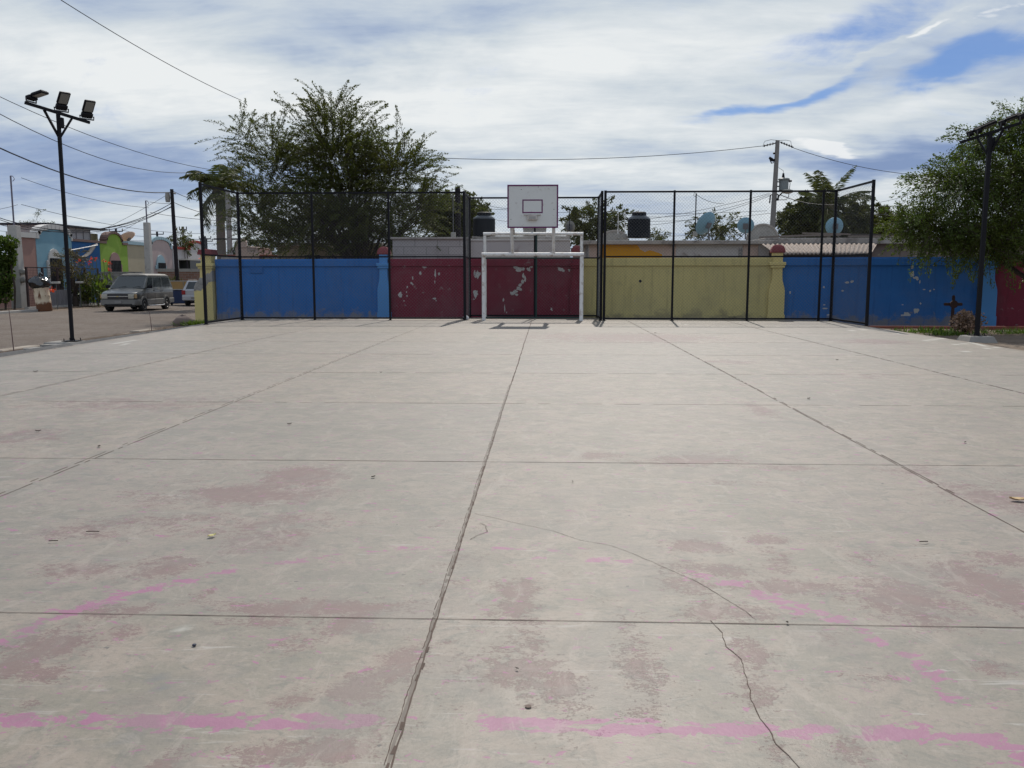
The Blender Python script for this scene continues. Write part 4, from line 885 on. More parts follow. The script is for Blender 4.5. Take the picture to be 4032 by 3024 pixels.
def tank(px0, px1, pyb, pyt, Y, label):
    a, b_ = onY(px0, pyb, Y), onY(px1, pyb, Y); t = onY(px0, pyt, Y).z; r = (b_.x - a.x) / 2; h = t - a.z
    o = thing('water_tank', label, 'water tank', ((a.x + b_.x) / 2, Y, a.z), 0, 'black water tanks on the roofs')
    pr = [(r * .97, 0), (r, .04)]
    for k in range(9): z = .06 + (h * .70 - .06) * k / 8; pr += [(r * (.985 if k % 2 else 1), z)]
    pr += [(r * .99, h * .72), (r * .93, h * .76), (r * .62, h * .86), (r * .60, h * .88)]
    MB().lathe(pr, n=32).build('tank_body', M_tank, o, True)
    MB().lathe([(r * .63, h * .87), (r * .63, h * .97), (r * .55, h), (r * .1, h * 1.01)], n=24).build('lid', M_tank, o, True)
    MB().lathe([(r * 1.0 + .003, h * .715), (r * .94, h * .768), (r * .66, h * .855), (r * .63, h * .862)], n=32).build('shoulder', mat('tank_shoulder', (.035, .04, .045), .25, .3, 2, spec=.6), o, True)
tank(1863, 1950, 932, 836, 39.3, 'black water tank on the whitewashed roof left of the backboard'); tank(2470, 2560, 937, 835, 40.0, 'black water tank on the orange walled house roof right of the goal')
q = MB(); a = onY(2466, 955, 39.98); b_ = onY(2562, 937, 39.98)
def dish(px, py, rpx, Y, tilt, yaw, label, pyb, m=None, back=True, squash=1.0, name='satellite_dish'):
    c = onY(px, py, Y); zb = onY(px, pyb, Y).z; r = rpx * Y / F; o = thing(name, label, 'satellite dish', (c.x, Y, zb), 0); H = c.z - zb
    M = Matrix.Rotation(yaw, 3, 'Z') @ Matrix.Rotation(tilt, 3, 'X'); vs = []; n = 28; rings = 7
    for i in range(rings + 1):
        rr = r * i / rings; zz = .35 * rr * rr / r - .18 * r
        for j in range(n): t = 2 * math.pi * j / n; vs.append(M @ Vector((rr * math.cos(t), rr * math.sin(t) * squash, zz)) + Vector((0, 0, H)))
    fs = [(i * n + j, i * n + (j + 1) % n, (i + 1) * n + (j + 1) % n, (i + 1) * n + j) for i in range(rings) for j in range(n)]
    q = MB().add(vs, fs).build('reflector', m or M_dish, o, True); s_ = q.modifiers.new('solid', 'SOLIDIFY'); s_.thickness = .02
    bc = M @ Vector((0, 0, -.22 * r)) + Vector((0, 0, H))
    q = MB(); q.tube([(bc.x, bc.y, 0), (bc.x, bc.y, bc.z)], .03, 8); q.tube([(bc.x - .35, bc.y, 0), (bc.x, bc.y, H * .5)], .018, 6); q.tube([(bc.x + .3, bc.y + .2, 0), (bc.x, bc.y, H * .45)], .018, 6); q.build('mast', M_wire, o)
    q = MB(); q.add([tuple(M @ Vector((x, y, z)) + Vector((0, 0, H))) for z in (-.30 * r, -.17 * r) for y in (-.13, .13) for x in (-.12, .12)], [(0, 2, 3, 1), (4, 5, 7, 6), (0, 1, 5, 4), (2, 6, 7, 3), (0, 4, 6, 2), (1, 3, 7, 5)]); q.build('mount', mat('mount_grey', (.12, .12, .13), .6), o)
    f = M @ Vector((0, 0, r * 1.0)) + Vector((0, 0, H)); e = M @ Vector((0, -r * .95 * squash, .12 * r)) + Vector((0, 0, H))
    q = MB(); q.tube([e, f], .016, 6); q.lathe([(.05, -.06), (.06, .0), (.03, .07)], f, 10, M); q.build('feed_arm', M_wire, o)
dish(2783, 883, 48, 40.5, R(-62), R(38), 'pale blue satellite dish tilted to the right, leftmost on the long roof', 946)
dish(2936, 889, 32, 40.5, R(-72), R(-12), 'pale blue dish seen from behind, in front of the grey round parapet', 943)
dish(3287, 891, 34, 41.5, R(-84), R(0), 'round pale blue dish facing away on the roof below the right palm', 938)
dish(2244, 893, 20, 42.5, R(-75), R(-15), 'small grey dish just right of the backboard', 945, mat('grey_dish', (.20, .19, .17), .7), squash=1.15)

# ---------------------------------------------------------------- utility poles and cables
def cable(label, a, b_, sag=.3, r=.012, bare=None):
    a = Vector(a); b_ = Vector(b_); c = (a + b_) / 2; n = 14; pts = [a.lerp(b_, k / n) + Vector((0, 0, -4 * sag * (k / n) * (1 - k / n))) - c for k in range(n + 1)]
    o = MB().tube(pts, r, 5).build('overhead_cable', bare or M_cable); o.location = c; tag(o, label, 'cable', 'overhead cables'); return o
PY = 52.0
pt = onY(3062, 553, PY)
o = thing('utility_pole', 'tall grey concrete utility pole with transformer and street lamp behind the right fence', 'utility pole', (pt.x - .12, PY, GZ)); PH = pt.z - GZ
q = MB(); pts = [(-.10 + .22 * (k / 6), 0, PH * k / 6) for k in range(7)]; q.tube(pts, [.20 - .08 * k / 6 for k in range(7)], 10); q.build('pole_shaft', M_postgrey, o, True)
k_ = PY / F; zp = lambda py: onY(3060, py, PY).z - GZ; xp = lambda px: onY(px, 700, PY).x - o.location.x
q = MB(); 
pr = [(.30, zp(806) - .2)]
q.lathe([(.24, zp(750)), (.27, zp(748)), (.27, zp(711)), (.33, zp(709)), (.33, zp(705)), (.28, zp(702)), (.1, zp(700))], (xp(3087), 0, 0), 20)
tr = q.build('transformer', mat('transformer_grey', (.16, .18, .18), .5, .15, 3), o, True)
q = MB(); q.tube([(xp(3084), 0, zp(701)), (xp(3084), 0, zp(682))], [.09, .05], 8); q.tube([(xp(3084), 0, zp(684)), (xp(3083), 0, zp(672)), (xp(3064), 0, zp(660))], .012, 5); q.build('bushing', M_black, tr)
q = MB(); q.box(xp(3060), xp(3072), -.05, .05, zp(718), zp(714)); q.box(xp(3060), xp(3072), -.05, .05, zp(736), zp(732)); q.build('hanger', M_black, o)
q = MB(); q.tube([(xp(3106), 0, zp(714)), (xp(3112), 0, zp(720)), (xp(3108), 0, zp(775)), (xp(3098), 0, zp(787)), (xp(3064), 0, zp(787))], .02, 6); q.tube([(xp(3098), 0, zp(712)), (xp(3118), 0, zp(713))], .06, 6); q.build('drop_wires', M_cable, o)
q = MB(); q.tube([(xp(3056), -.1, zp(792)), (xp(3066), -.3, zp(772)), (xp(3078), -.5, zp(758))], .035, 8); q.build('lamp_arm', M_black, o)
q = MB(); q.lathe([(.02, -.34), (.14, -.26), (.2, -.05), (.2, .1), (.12, .3), (.02, .38)], (xp(3092), -.5, zp(757)), 14, Matrix.Rotation(R(90), 3, 'Y') @ Matrix.Diagonal((.7, 1, 1)).to_3x3()); q.build('lamp_head', mat('lamp_cover', (.33, .31, .26), .5), o, True)
q = MB()
for py, a, b_ in ((604, 3041, 3052), (575, 3050, 3056), (632, 3030, 3048)): q.tube([(xp(a), 0, zp(py)), (xp(b_), 0, zp(py - 2))], .06, 6)
q.tube([(xp(3026), 0, zp(620)), (xp(3040), 0, zp(628))], .07, 6); q.tube([(xp(3046), 0, zp(636)), (xp(3044), 0, zp(626))], .09, 6); q.tube([(xp(3026), 0, zp(622)), (xp(3036), 0, zp(643)), (xp(3044), 0, zp(640))], .03, 6)
q.tube([(xp(3048), 0, zp(764)), (xp(3036), 0, zp(768)), (xp(3034), 0, zp(800))], .04, 6); q.tube([(xp(3062), 0, zp(766)), (xp(3068), 0, zp(768)), (xp(3066), 0, zp(790))], .05, 6)
q.build('insulator_gear', M_black, o)
q = MB()
for (x0, y0, x1, y1) in ((3055, 562, 3000, 575), (3068, 560, 3118, 580)):
    for k in range(11): t = k / 10; c = Vector((xp(x0 + (x1 - x0) * t), 0, zp(y0 + (y1 - y0) * t))); q.tube([c - Vector((.02, 0, 0)), c + Vector((.02, 0, 0))], .07 if k % 2 else .035, 8)
    q.tube([(xp(x0), 0, zp(y0)), (xp(x1), 0, zp(y1))], .02, 6)
q.tube([(xp(3000), 0, zp(572)), (xp(3006), 0, zp(556)), (xp(3030), 0, zp(550)), (xp(3060), 0, zp(553))], .012, 5); q.tube([(xp(3112), 0, zp(578)), (xp(3108), 0, zp(556)), (xp(3090), 0, zp(552)), (xp(3062), 0, zp(553))], .012, 5)
q.build('insulator_string', M_black, o)
ppx = o.location.x
cable('bare high wire running left from the concrete pole over the court end', onY(3000, 575, PY), onY(1720, 622, 46), .35, .016); cable('bare high wire running right from the concrete pole into the right tree', onY(3118, 580, PY), onY(3620, 690, PY), .25, .016)
for k, (a, b_, s_) in enumerate([((3030, 762, PY), (1860, 850, 70), 1.2), ((3030, 766, PY), (2380, 830, 60), .8), ((3030, 772, PY), (2250, 870, 60), .9), ((3000, 905, 60), (1850, 905, 60), .5), ((3020, 830, 60), (1860, 818, 60), .3),
                                 ((3070, 765, PY), (3300, 805, 45), .2), ((3070, 768, PY), (3620, 830, 60), .6), ((3070, 835, 60), (2000, 840, 62), .6), ((3440, 800, 60), (3640, 745, 50), .1), ((3420, 812, 60), (3640, 800, 60), .1), ((1864, 795, 50), (2000, 822, 48), .05), ((3420, 880, 55), (3990, 835, 55), .2), ((2740, 765, 45), (2850, 800, 50), .15)]):
    cable(['long low cable from the concrete pole past the water tanks, uppermost of the bundle', 'second cable of the bundle left of the concrete pole', 'third cable of the bundle, sagging toward the leafy tree', 'nearly level cable just above the long roof', 'level cable crossing behind the backboard bottom',
           'short service cable from the pole toward the palm', 'cable from the pole into the right hand tree', 'thin level cable behind the right water tank', 'rising cable seen through the far right tree edge', 'level cable behind the far right tree edge', 'short cable dropping behind the left edge of the backboard', 'cable across the lower right tree', 'short drop cable from the thin roof mast'][k], onY(*a), onY(*b_), s_, .012)
def mast(label, px, pyt, pyb, Y, r=.03, m=None, name='roof_mast', tip=True):
    a, b_ = onY(px, pyb, Y), onY(px, pyt, Y); o = thing(name, label, 'mast', (a.x, Y, a.z)); h = b_.z - a.z
    MB().tube([(0, 0, 0), (0, 0, h)], r, 8).build('tube', m or M_wire, o)
    if tip: MB().tube([(0, 0, h), (-.08, 0, h + .04), (-.12, 0, h - .1), (0, 0, h - .16)], .012, 5).build('wire_loop', M_cable, o)
    MB().bbox(-.10, .10, -.1, .1, 0, .22, .02).build('foot_block', M_conc, o)
mast('thin service mast on the long roof left of the tilted dish', 2737, 762, 930, 41.5, .028, M_black)
mast('short antenna rod rising behind the small grey dish', 2242, 822, 930, 42, .02, M_black, 'antenna_rod')
mast('pale leaning conduit mast on the cinder block roof', 1785, 770, 935, 37.6, .022)
for px, l in ((2433, 'left one of two pale upright rods beside the right water tank'), (2459, 'right one of two pale upright rods beside the right water tank')): mast(l, px, 845 if px < 2440 else 830, 940, 40.2, .018, M_white, 'roof_rod', False)
# wooden pole with rounded top, behind the left fence
a = onY(1802, 735, 40.5); o = thing('wooden_pole', 'black wooden pole top rising left of the recessed fence', 'utility pole', (a.x, 40.5, GZ)); h = a.z - GZ
MB().tube([(0, 0, 0), (0, 0, h * .5), (0, 0, h - .1), (0, 0, h)], [.15, .14, .13, .07], 12).build('pole_shaft', M_wood, o, True)
MB().tube([(-.18, -.1, h - 1.0), (-.05, -.12, h - 1.2)], .05, 6).build('clamp', M_wire, o)
# concrete post left of the palm trunk crown
a = onY(896, 755, 48.5); o = thing('concrete_pole', 'pale square concrete pole in front of the palm trunk', 'utility pole', (a.x, 48.5, GZ)); h = a.z - GZ
MB().tube([(0, 0, 0), (0, 0, h)], [.17, .13], 8).build('pole_shaft', mat('pale_pole', (.30, .29, .28), .9), o)
q = MB(); q.tube([(-.9, 0, h - 2.6), (.7, 0, h - 2.6)], .04, 6); q.tube([(.5, 0, h - 2.6), (.3, 0, h - 3.1), (0, 0, h - 3.5)], .03, 6); q.build('crossarm', M_black, o)
# left street pole line
def stub_pole(label, px, pyb, pyt, pipe_py, w=.34, m=None, Yset=None):
    b_ = onZ(px, pyb, GZ); Y = Yset or b_.y; b_ = onY(px, pyb, Y); o = thing('service_pole', label, 'service pole', (b_.x, Y, GZ)); h = onY(px, pyt, Y).z - GZ; hp = onY(px, pipe_py, Y).z - GZ
    q = MB(); lv = [(w * .60, 0), (w * .56, h * .3), (w * .46, h)]; vs = []
    for r_, z in lv: vs += [(-r_, -r_, z), (r_, -r_, z), (r_, r_, z), (-r_, r_, z)]
    q.add(vs, [(4 * i + j, 4 * i + (j + 1) % 4, 4 * i + 4 + (j + 1) % 4, 4 * i + 4 + j) for i in range(2) for j in range(4)] + [(3, 2, 1, 0), (8, 9, 10, 11)]); q.build('concrete_post', m or M_concl, o, bevel=.02)
    q = MB(); q.tube([(0, 0, h), (0, 0, hp)], .045, 8); q.tube([(0, 0, hp), (.12, 0, hp - .02), (.22, 0, hp - .18), (.1, 0, hp - .3)], .02, 6); q.build('service_pipe', mat('service_pipe', (.14, .13, .17), .5), o)
    return o, Y, h
o, Y1_, h1 = stub_pole('square concrete service post with thin pipe beside the hedge at far left', 78, 1215, 888, 692, .50)
q = MB(); q.lathe([(.16, -.1), (.17, .1), (.1, .16)], (.40, -.1, onY(78, 1070, Y1_).z - GZ), 14, Matrix.Rotation(R(90), 3, 'X')); q.lathe([(.16, -.1), (.17, .1), (.1, .16)], (.40, -.1, onY(78, 1102, Y1_).z - GZ), 14, Matrix.Rotation(R(90), 3, 'X')); q.build('electric_meter', M_conc, o)
stub_pole('concrete service post with thin pipe in front of the faded pink house', 588, 1070, 876, 790, .40, M_concl, 60)
# leaning black pole with lamp
b0 = onY(700, 1115, 58); t0 = onY(676, 745, 58); o = thing('wooden_pole', 'leaning black wooden pole behind the parked van', 'utility pole', (b0.x, 58, GZ))
MB().tube([(0, 0, 0), (t0.x - b0.x, 0, t0.z - GZ)], [.15, .115], 10).build('pole_shaft', M_wood, o, True)
q = MB(); q.lathe([(.14, -.3), (.17, 0), (.14, .3)], (t0.x - b0.x - .3, 0, t0.z - GZ - .55), 12); q.tube([(t0.x - b0.x, 0, t0.z - GZ - .2), (t0.x - b0.x + .25, 0, t0.z - GZ - .3)], .05, 6); q.build('junction_box', M_conc, o)
pole_top = t0
for k, (px, pyt, pyb, Y, L_) in enumerate([(456, 900, 925, 95, 'tiny far crossarm pole above the green gable'), (618, 912, 950, 100, 'tiny far crossarm pole between the service post and the pink house arch'), (720, 892, 985, 85, 'slim far pole with bracket right of the leaning pole'), (812, 940, 985, 105, 'far crossarm pole just left of the palm trunk'), (862 - 55, 930, 1000, 110, 'farthest crossarm pole beside the corner pillar')]):
    a = onY(px, pyt, Y); o = thing('crossarm_pole', L_, 'utility pole', (a.x, Y, GZ)); h = a.z - GZ
    MB().tube([(0, 0, 0), (0, 0, h)], .13, 6).build('pole_shaft', M_cable if k != 2 else M_postgrey, o)
    q = MB(); w = .75 if k != 2 else .35; q.tube([(-w, 0, h - .3), (w, 0, h - .3)], .07, 4)
    for x in (-w, w): q.tube([(x, 0, h - .3), (x, 0, h)], .05, 5)
    q.build('crossarm', M_cable, o)
Lc = [('black cable crossing the upper left sky into the big tree', (240, 0, 24), (950, 395, 38), .15, .012), ('upper left cable running down to the palm', (-40, 362, 34), (830, 668, 48), .4, .014), ('cable behind the floodlight crossarm running down right', (-40, 428, 34), (740, 680, 56), .7, .017),
      ('thick cable reaching the leaning black pole from the left', (-40, 565, 34), (676, 757, 58), .6, .03), ('cable from the first service pipe to the second one', (84, 700, 49), (586, 818, 60), .3, .014), ('lower service cable from the first pipe, fading toward the palm', (84, 805, 49), (800, 920, 70), .4, .014),
      ('upper of the sagging cable pair above the house roofs', (-40, 845, 48), (676, 800, 58), 1.3, .024), ('lower of the sagging cable pair above the house roofs', (-40, 852, 48), (676, 812, 58), 1.3, .02), ('dark sagging cable just above the first service post', (-40, 876, 48), (676, 815, 58), 1.0, .02),
      ('cable from the leaning pole to the palm crown', (680, 752, 58), (880, 790, 56), .3, .02), ('cable from the leaning pole behind the fence wing', (680, 795, 58), (990, 850, 60), .4, .02), ('service cable from second pipe to the leaning pole', (590, 795, 60), (672, 800, 58), .05, .014),
      ('thin cable dropping from the leaning pole over the green house', (672, 758, 58), (388, 912, 62), .1, .012), ('thin cable from the second pipe down to the green gable', (585, 842, 60), (468, 915, 62), .1, .012), ('far level cable across the left sky, topmost', (-40, 905, 90), (990, 960, 95), .4, .02),
      ('far level cable across the left sky, middle one', (-40, 932, 90), (990, 938, 95), .3, .018), ('far level cable across the left sky, lowest', (380, 916, 90), (1000, 945, 92), .2, .018), ('cable rising from the left edge to the first service pipe', (-40, 830, 46), (70, 806, 49), .03, .012), ('cable from the second pipe off to the right behind the palm', (590, 836, 60), (1000, 870, 62), .2, .016)]
for l, a, b_, s_, r_ in Lc: cable(l, onY(*a), onY(*b_), s_, r_)

# ---------------------------------------------------------------- row houses on the left street
HX = -31.0
M_pinkf = mat('salmon_facade', (.36, .21, .175), .9, .12, 1.5, dirt=(.25, .2, .17), dirt_amt=.2); M_ltblue = mat('light_blue_facade', (.19, .35, .43), .85, .12, .8, dirt=(.29, .40, .45), dirt_amt=.5, dirt_scale=.6)
M_trimw = mat('white_trim', (.55, .53, .50), .9, .12, 2); M_dkblue = mat('dark_blue_facade', (.02, .10, .26), .85); M_lime = mat('lime_facade', (.22, .35, .05), .85, .12, .8, dirt=(.30, .42, .08), dirt_amt=.4, dirt_scale=.7)
M_brtrim = mat('brown_trim', (.17, .11, .095), .9); M_mauve = mat('mauve_surround', (.30, .19, .17), .9); M_cream = mat('cream_facade', (.38, .33, .23), .9, .12, 1.2); M_palepk = mat('pale_pink_facade', (.42, .33, .31), .9, .1)
M_skyt = mat('sky_blue_trim', (.30, .42, .46), .9, .1); M_whitef = mat('white_facade', (.50, .48, .47), .9, .1); M_redt = mat('red_trim', (.36, .05, .04), .85); M_salm = mat('salmon_surround', (.62, .16, .11), .85)
def hy(px): return onX(px, 1100, HX).y
def hz(px, py): return onX(px, py, HX).z - GZ
def row_house(label, pxs, pyflat, arch, archpy, wing_m, main_m, trim_m, trim_w, surround, sur_m, opening, steps=False, wing_low=0):
    """pxs: (start, split, end) sightings; facade is parallel to the street"""
    y0, ys_, y1 = [hy(p) for p in pxs]; o = thing('row_house', label, 'house', (HX, y0, GZ), 0, 'row of small houses across the street')
    ya, yb = hy(arch[0]) - y0, hy(arch[1]) - y0; hf = hz(arch[0], pyflat); ha = hz((arch[0] + arch[1]) / 2, archpy); L = y1 - y0; Sp = ys_ - y0
    F_ = lambda a, c, d: (d, a, c)
    if Sp > .1: MB().prism([(0, 0), (Sp, 0), (Sp, hf - wing_low), (0, hf - wing_low)], F_, -.3, 0).build('wing_wall', wing_m, o)
    def arch_pts(e=0.0):
        c = (ya + yb) / 2; rw = (yb - ya) / 2 - .15; pts = []
        for k in range(13): t = math.pi * k / 12; pts.append((c + (rw + e) * math.cos(t), hf + .25 + (ha - hf - .25 + e) * math.sin(t)))
        return pts
    top = [(L, 0), (L, hf)] + [(yb, hf), (yb, hf + .25)] + arch_pts() + [(ya, hf + .25), (ya, hf)] + [(max(Sp, 0), hf), (Sp, 0)]
    MB().prism([(a, c) for a, c in top], F_, -.32, .012).build('front_wall', main_m, o)
    # trim following the top edge
    def trimseg(q, path):
        for (a, b_) in zip(path[:-1], path[1:]):
            a = Vector(a); b2 = Vector(b_); d = (b2 - a).normalized(); n = Vector((-d.y, d.x));
            if n.y < 0 and abs(d.x) > .1: n = -n
            q.prism([tuple(a - d * .02), tuple(b2 + d * .02), tuple(b2 + d * .02 + n * trim_w), tuple(a - d * .02 + n * trim_w)], F_, -.42, .09)
    q = MB(); ap = arch_pts(.01); trimseg(q, [(0, hf - wing_low + .005), (max(Sp, .01), hf - wing_low + .005)]); trimseg(q, [(max(Sp, .01) + .01, hf + .005), (ya, hf + .005)]); trimseg(q, [(ya, hf + .2), (ya + .2, hf + .26)]); trimseg(q, list(reversed(ap))); trimseg(q, [(yb - .2, hf + .26), (yb, hf + .2)]); trimseg(q, [(yb, hf + .005), (L, hf + .005)])
    q.build('parapet_trim', trim_m, o)
    MB().box(-7.5, -.33, .01, L - .01, 0, 3.1).build('house_body', wing_m, o)
    if surround:
        (p0, p1, pt_, pb_) = surround; a, b_ = hy(p0) - y0, hy(p1) - y0; t = hz((p0 + p1) / 2, pt_); zb = max(.05, hz((p0 + p1) / 2, pb_)); r_ = (b_ - a) / 2; hs = t - min(r_ * .9, 1.0)
        P = [(a, zb), (b_, zb), (b_, hs)] + [((a + b_) / 2 + r_ * .8 * math.cos(math.pi * k / 10), hs + .05 + (t - hs - .05) * math.sin(math.pi * k / 10)) for k in range(11)] + [(a, hs)]
        MB().prism(P, F_, .013, .09).build('window_surround', sur_m, o)
    if opening:
        (p0, p1, pt_, pb_) = opening; a, b_ = hy(p0) - y0, hy(p1) - y0; t = hz((p0 + p1) / 2, pt_); zb = max(.05, hz((p0 + p1) / 2, pb_))
        w_ = MB().box(.091, .10, a, b_, zb, t).build('window', M_dark, o); q = MB(); n = 7
        for k in range(n + 1): y = a + (b_ - a) * k / n; q.box(.10, .125, y - .015, y + .015, zb, t)
        for k in range(4): z = zb + (t - zb) * k / 3; q.box(.125, .14, a, b_, z - .015, z + .015)
        q.build('grille', M_black, w_)
    return o
row_house('salmon and light blue house with white arched parapet, nearest in the row', (64, 150, 290), 940, (160, 288), 905, M_pinkf, M_ltblue, M_trimw, .30, (186, 245, 980, 1200), M_trimw, (196, 242, 1018, 1190))
row_house('lime green gabled house with dark blue wing and mauve window surround', (292, 400, 507), 960, (424, 488), 922, M_dkblue, M_lime, M_brtrim, .16, (428, 480, 994, 1072), M_mauve, (437, 474, 1027, 1070))
row_house('cream and pale pink house with sky blue arch trim', (508, 594, 682), 975, (600, 676), 945, M_cream, M_palepk, M_skyt, .24, (613, 655, 1004, 1060), M_skyt, (622, 650, 1036, 1056), wing_low=-.1)
row_house('white house with red trimmed arch and salmon window arch, farthest seen in the row', (686, 748, 850), 985, (752, 806), 957, M_whitef, M_whitef, M_redt, .2, (770, 812, 1016, 1090), M_salm, None)
# small things on the house roofs
def roof_shed():
    X0 = -32.0; a = onX(178, 893, X0); b_ = onX(352, 893, X0); o = thing('roof_shed', 'white sheeted rooftop room with flat dark roof above the light blue house', 'roof room', (X0, a.y, 3.0 + GZ + .15)); z = onX(310, 893, X0).z - o.location.z; L = b_.y - a.y
    MB().box(-2.5, 0, 0, L, 0, z - .1).build('sheet_wall', mat('white_sheet', (.46, .44, .44), .8, .1), o)
    q = MB()
    for k in range(7): q.box(.0, .03, L * k / 6 - .03, L * k / 6 + .03, 0, z - .1)
    q.build('frame', mat('shed_frame', (.2, .19, .2), .7), o); MB().box(-2.9, .5, -.6, L + 1.6, z - .1, z + .0).build('flat_roof', M_cable, o)
    q = MB(); q.bbox(-1.0, -.1, L + .12, L + 1.3, 0.2, z - .35, .03); q.build('tan_column', mat('tan_plaster', (.42, .33, .20), .9, .15, 3), o)
roof_shed()
def tarp():
    X0 = -30.6; a = onX(280, 985, X0); b_ = onX(385, 965, X0); n = 20; vs = []; o = thing('hanging_tarp', 'grey tarp sagging between the light blue and dark blue facades', 'tarp', (X0, a.y, a.z)); L = b_.y - a.y
    for k in range(n):
        t = k / (n - 1)
        for j in range(4): vs.append((.9 * j / 3 - .9, L * t, (b_.z - a.z) * t - (1.0 + .25 * j / 3) * 4 * t * (1 - t) * .6 + .12 * (j % 2)))
    q = MB().add(vs, [(k * 4 + j, k * 4 + j + 1, k * 4 + 5 + j, k * 4 + 4 + j) for k in range(n - 1) for j in range(3)]).build('tarp_sheet', mat('grey_tarp', (.2, .185, .17), .85, .25, 4), o, True); s_ = q.modifiers.new('solid', 'SOLIDIFY'); s_.thickness = .03
    MB().tube([(0, 0, .0), (0, L, b_.z - a.z)], .03, 6).build('rope', M_white, o)
tarp()
c = onX(503, 938, -33.0)
dish(503, 936, 38, c.y, R(-38), R(75), 'large tarnished satellite dish behind the lime green house', 975, M_dishr, squash=.8)
# ---- yard fence, railing
def yard_fence():
    X0 = -28.6; y0 = onX(112, 1200, X0).y; y1 = onX(392, 1200, X0).y; o = thing('yard_fence', 'rusty iron yard fence with wire mesh in front of the light blue house', 'fence', (X0, y0, GZ)); L = y1 - y0; h = 2.35; M_r = mat('rusty_iron', (.05, .03, .03), .8, .3, 8)
    n = 5
    for k in range(n + 1): MB().bbox(-.05, .05, L * k / n - .05, L * k / n + .05, 0, h, .005).build('post', M_r, o)
    q = MB(); q.box(-.025, .025, 0, L, h - .05, h - .0); q.box(-.025, .025, 0, L, 1.1, 1.14); q.build('rail', M_r, o)
    q = MB(); k = 0.0
    while k < L: q.tube([(0, k, .1), (0, k, h)], .006, 3, False); k += .14
    z = .2
    while z < h: q.tube([(0, 0, z), (0, L, z)], .006, 3, False); z += .14
    q.build('wire_mesh', M_r, o)
    q = MB(); ns = 70
    vs = []
    for k in range(ns):
        t = k / (ns - 1)
        for z in (.12, 1.05): vs.append((.06 + .03 * math.sin(k * 1.6), L * (.22 + .62 * t), z))
    q.add(vs, [(2 * k, 2 * k + 1, 2 * k + 3, 2 * k + 2) for k in range(ns - 1)]); q.build('tin_panel', mat('grey_tin', (.19, .18, .19), .6, .2, 3), o)
    MB().box(-.12, .12, -.2, L + .3, 0, .14).build('fence_plinth', M_concl, o)
yard_fence()
def mailbox(px, Y, label):
    b_ = onY(px, 1195, Y); o = thing('letterbox_post', label, 'letterbox', (b_.x, Y, GZ), 0, 'letterbox posts by the yard fence')
    MB().tube([(0, 0, 0), (0, 0, 1.45)], .03, 6).build('stake', M_wire, o); MB().bbox(-.2, .2, -.12, .12, 1.42, 1.54, .02).build('cap_plate', M_concl, o)
mailbox(226, 47.5, 'thin stake with a flat pale top behind the rusty barrel'); mailbox(318, 50.5, 'thin stake with a flat pale top just right of the floodlight post')
# flowers and plants in the yard
def plant(label, px, pyb, Y, w, h, m, n, leaf, cat='plant', name='garden_plant', flowers=0, asp=.5):
    b_ = onY(px, pyb, Y); o = thing(name, label, cat, (b_.x, Y, GZ)); C = np.stack([RNG.normal(0, w / 2.6, n), RNG.normal(0, w / 3, n), RNG.beta(2, 1.6, n) * h], 1)
    leaves_obj('leaves', C, None, leaf, m, o, asp, dirs=np.tile([0, 0, .8], (n, 1)))
    q = MB()
    for k in range(7): q.tube([(random.uniform(-.1, .1), 0, 0), (random.uniform(-w / 3, w / 3), random.uniform(-w / 4, w / 4), h * .8)], .012, 4, False)
    q.build('stem', M_bark, o)
    return o
plant('bright green banana like plant left of the van windscreen', 414, 1190, 51, .7, 2.1, L_bright, 50, .34)
plant('shaded bushy plant behind the yard fence', 345, 1190, 52.5, 1.6, 2.0, leaf_mat('shade_leaf', (.045, .06, .025), .3), 900, .2); plant('dark leafy plant at the corner of the yard fence', 385, 1190, 52.5, 1.2, 1.5, L_vine, 500, .2)
plant('grassy tuft growing by the leaning pole behind the van', 668, 1130, 58, 1.0, 1.7, L_far, 260, .35, asp=.15)
for k, (px, py) in enumerate([(311, 1023), (353, 1034), (362, 1019), (378, 1021), (408, 1028), (431, 1036), (430, 1060)]):
    c = onY(px, py, 50.5); o = thing('red_flower', ['small red flower nearest the floodlight post, above the yard fence', 'lower red flower left of the big red bloom above the fence', 'largest red flower, above the fence before the dark blue wall', 'red flower touching the big bloom on its right', 'red flower in front of the edge of the lime house', 'red flower left of the lime house window, highest of the last two', 'lowest red flower, under another one by the lime house window'][k], 'flower', (c.x, 50.5, GZ), 0, 'red flowers above the yard fence')
    MB().tube([(0, 0, 0), (.03, 0, (c.z - GZ) * .6), (0, 0, c.z - GZ)], .014, 4).build('stem', mat('flower_stem', (.07, .09, .03), .8), o); n = 26; n = 12; C = RNG.normal(size=(n, 3)) * np.array([.05, .05, .06]) + np.array([0, 0, c.z - GZ]); leaves_obj('petals', C, None, .10, L_flower, o, .8)

# brick low wall and far yard wall
M_brick = bpy.data.materials.new('brick_wall'); M_brick.use_nodes = True
def _br():
    g = NT(M_brick.node_tree); p = g.n['Principled BSDF']; tc = g.node('ShaderNodeTexCoord').outputs['Object']; sp = g.node('ShaderNodeSeparateXYZ'); g.put(sp.inputs[0], tc); cb = g.node('ShaderNodeCombineXYZ'); g.put(cb.inputs[0], sp.outputs[0]); g.put(cb.inputs[1], sp.outputs[2])
    b = g.node('ShaderNodeTexBrick'); g.put(b.inputs['Vector'], cb.outputs[0]); b.inputs['Color1'].default_value = (.16, .085, .06, 1); b.inputs['Color2'].default_value = (.22, .12, .09, 1); b.inputs['Mortar'].default_value = (.22, .19, .16, 1); b.inputs['Scale'].default_value = 1; b.inputs['Brick Width'].default_value = .45; b.inputs['Row Height'].default_value = .17; b.inputs['Mortar Size'].default_value = .015
    g.put(p.inputs['Base Color'], b.outputs[0]); p.inputs['Roughness'].default_value = .95
_br()
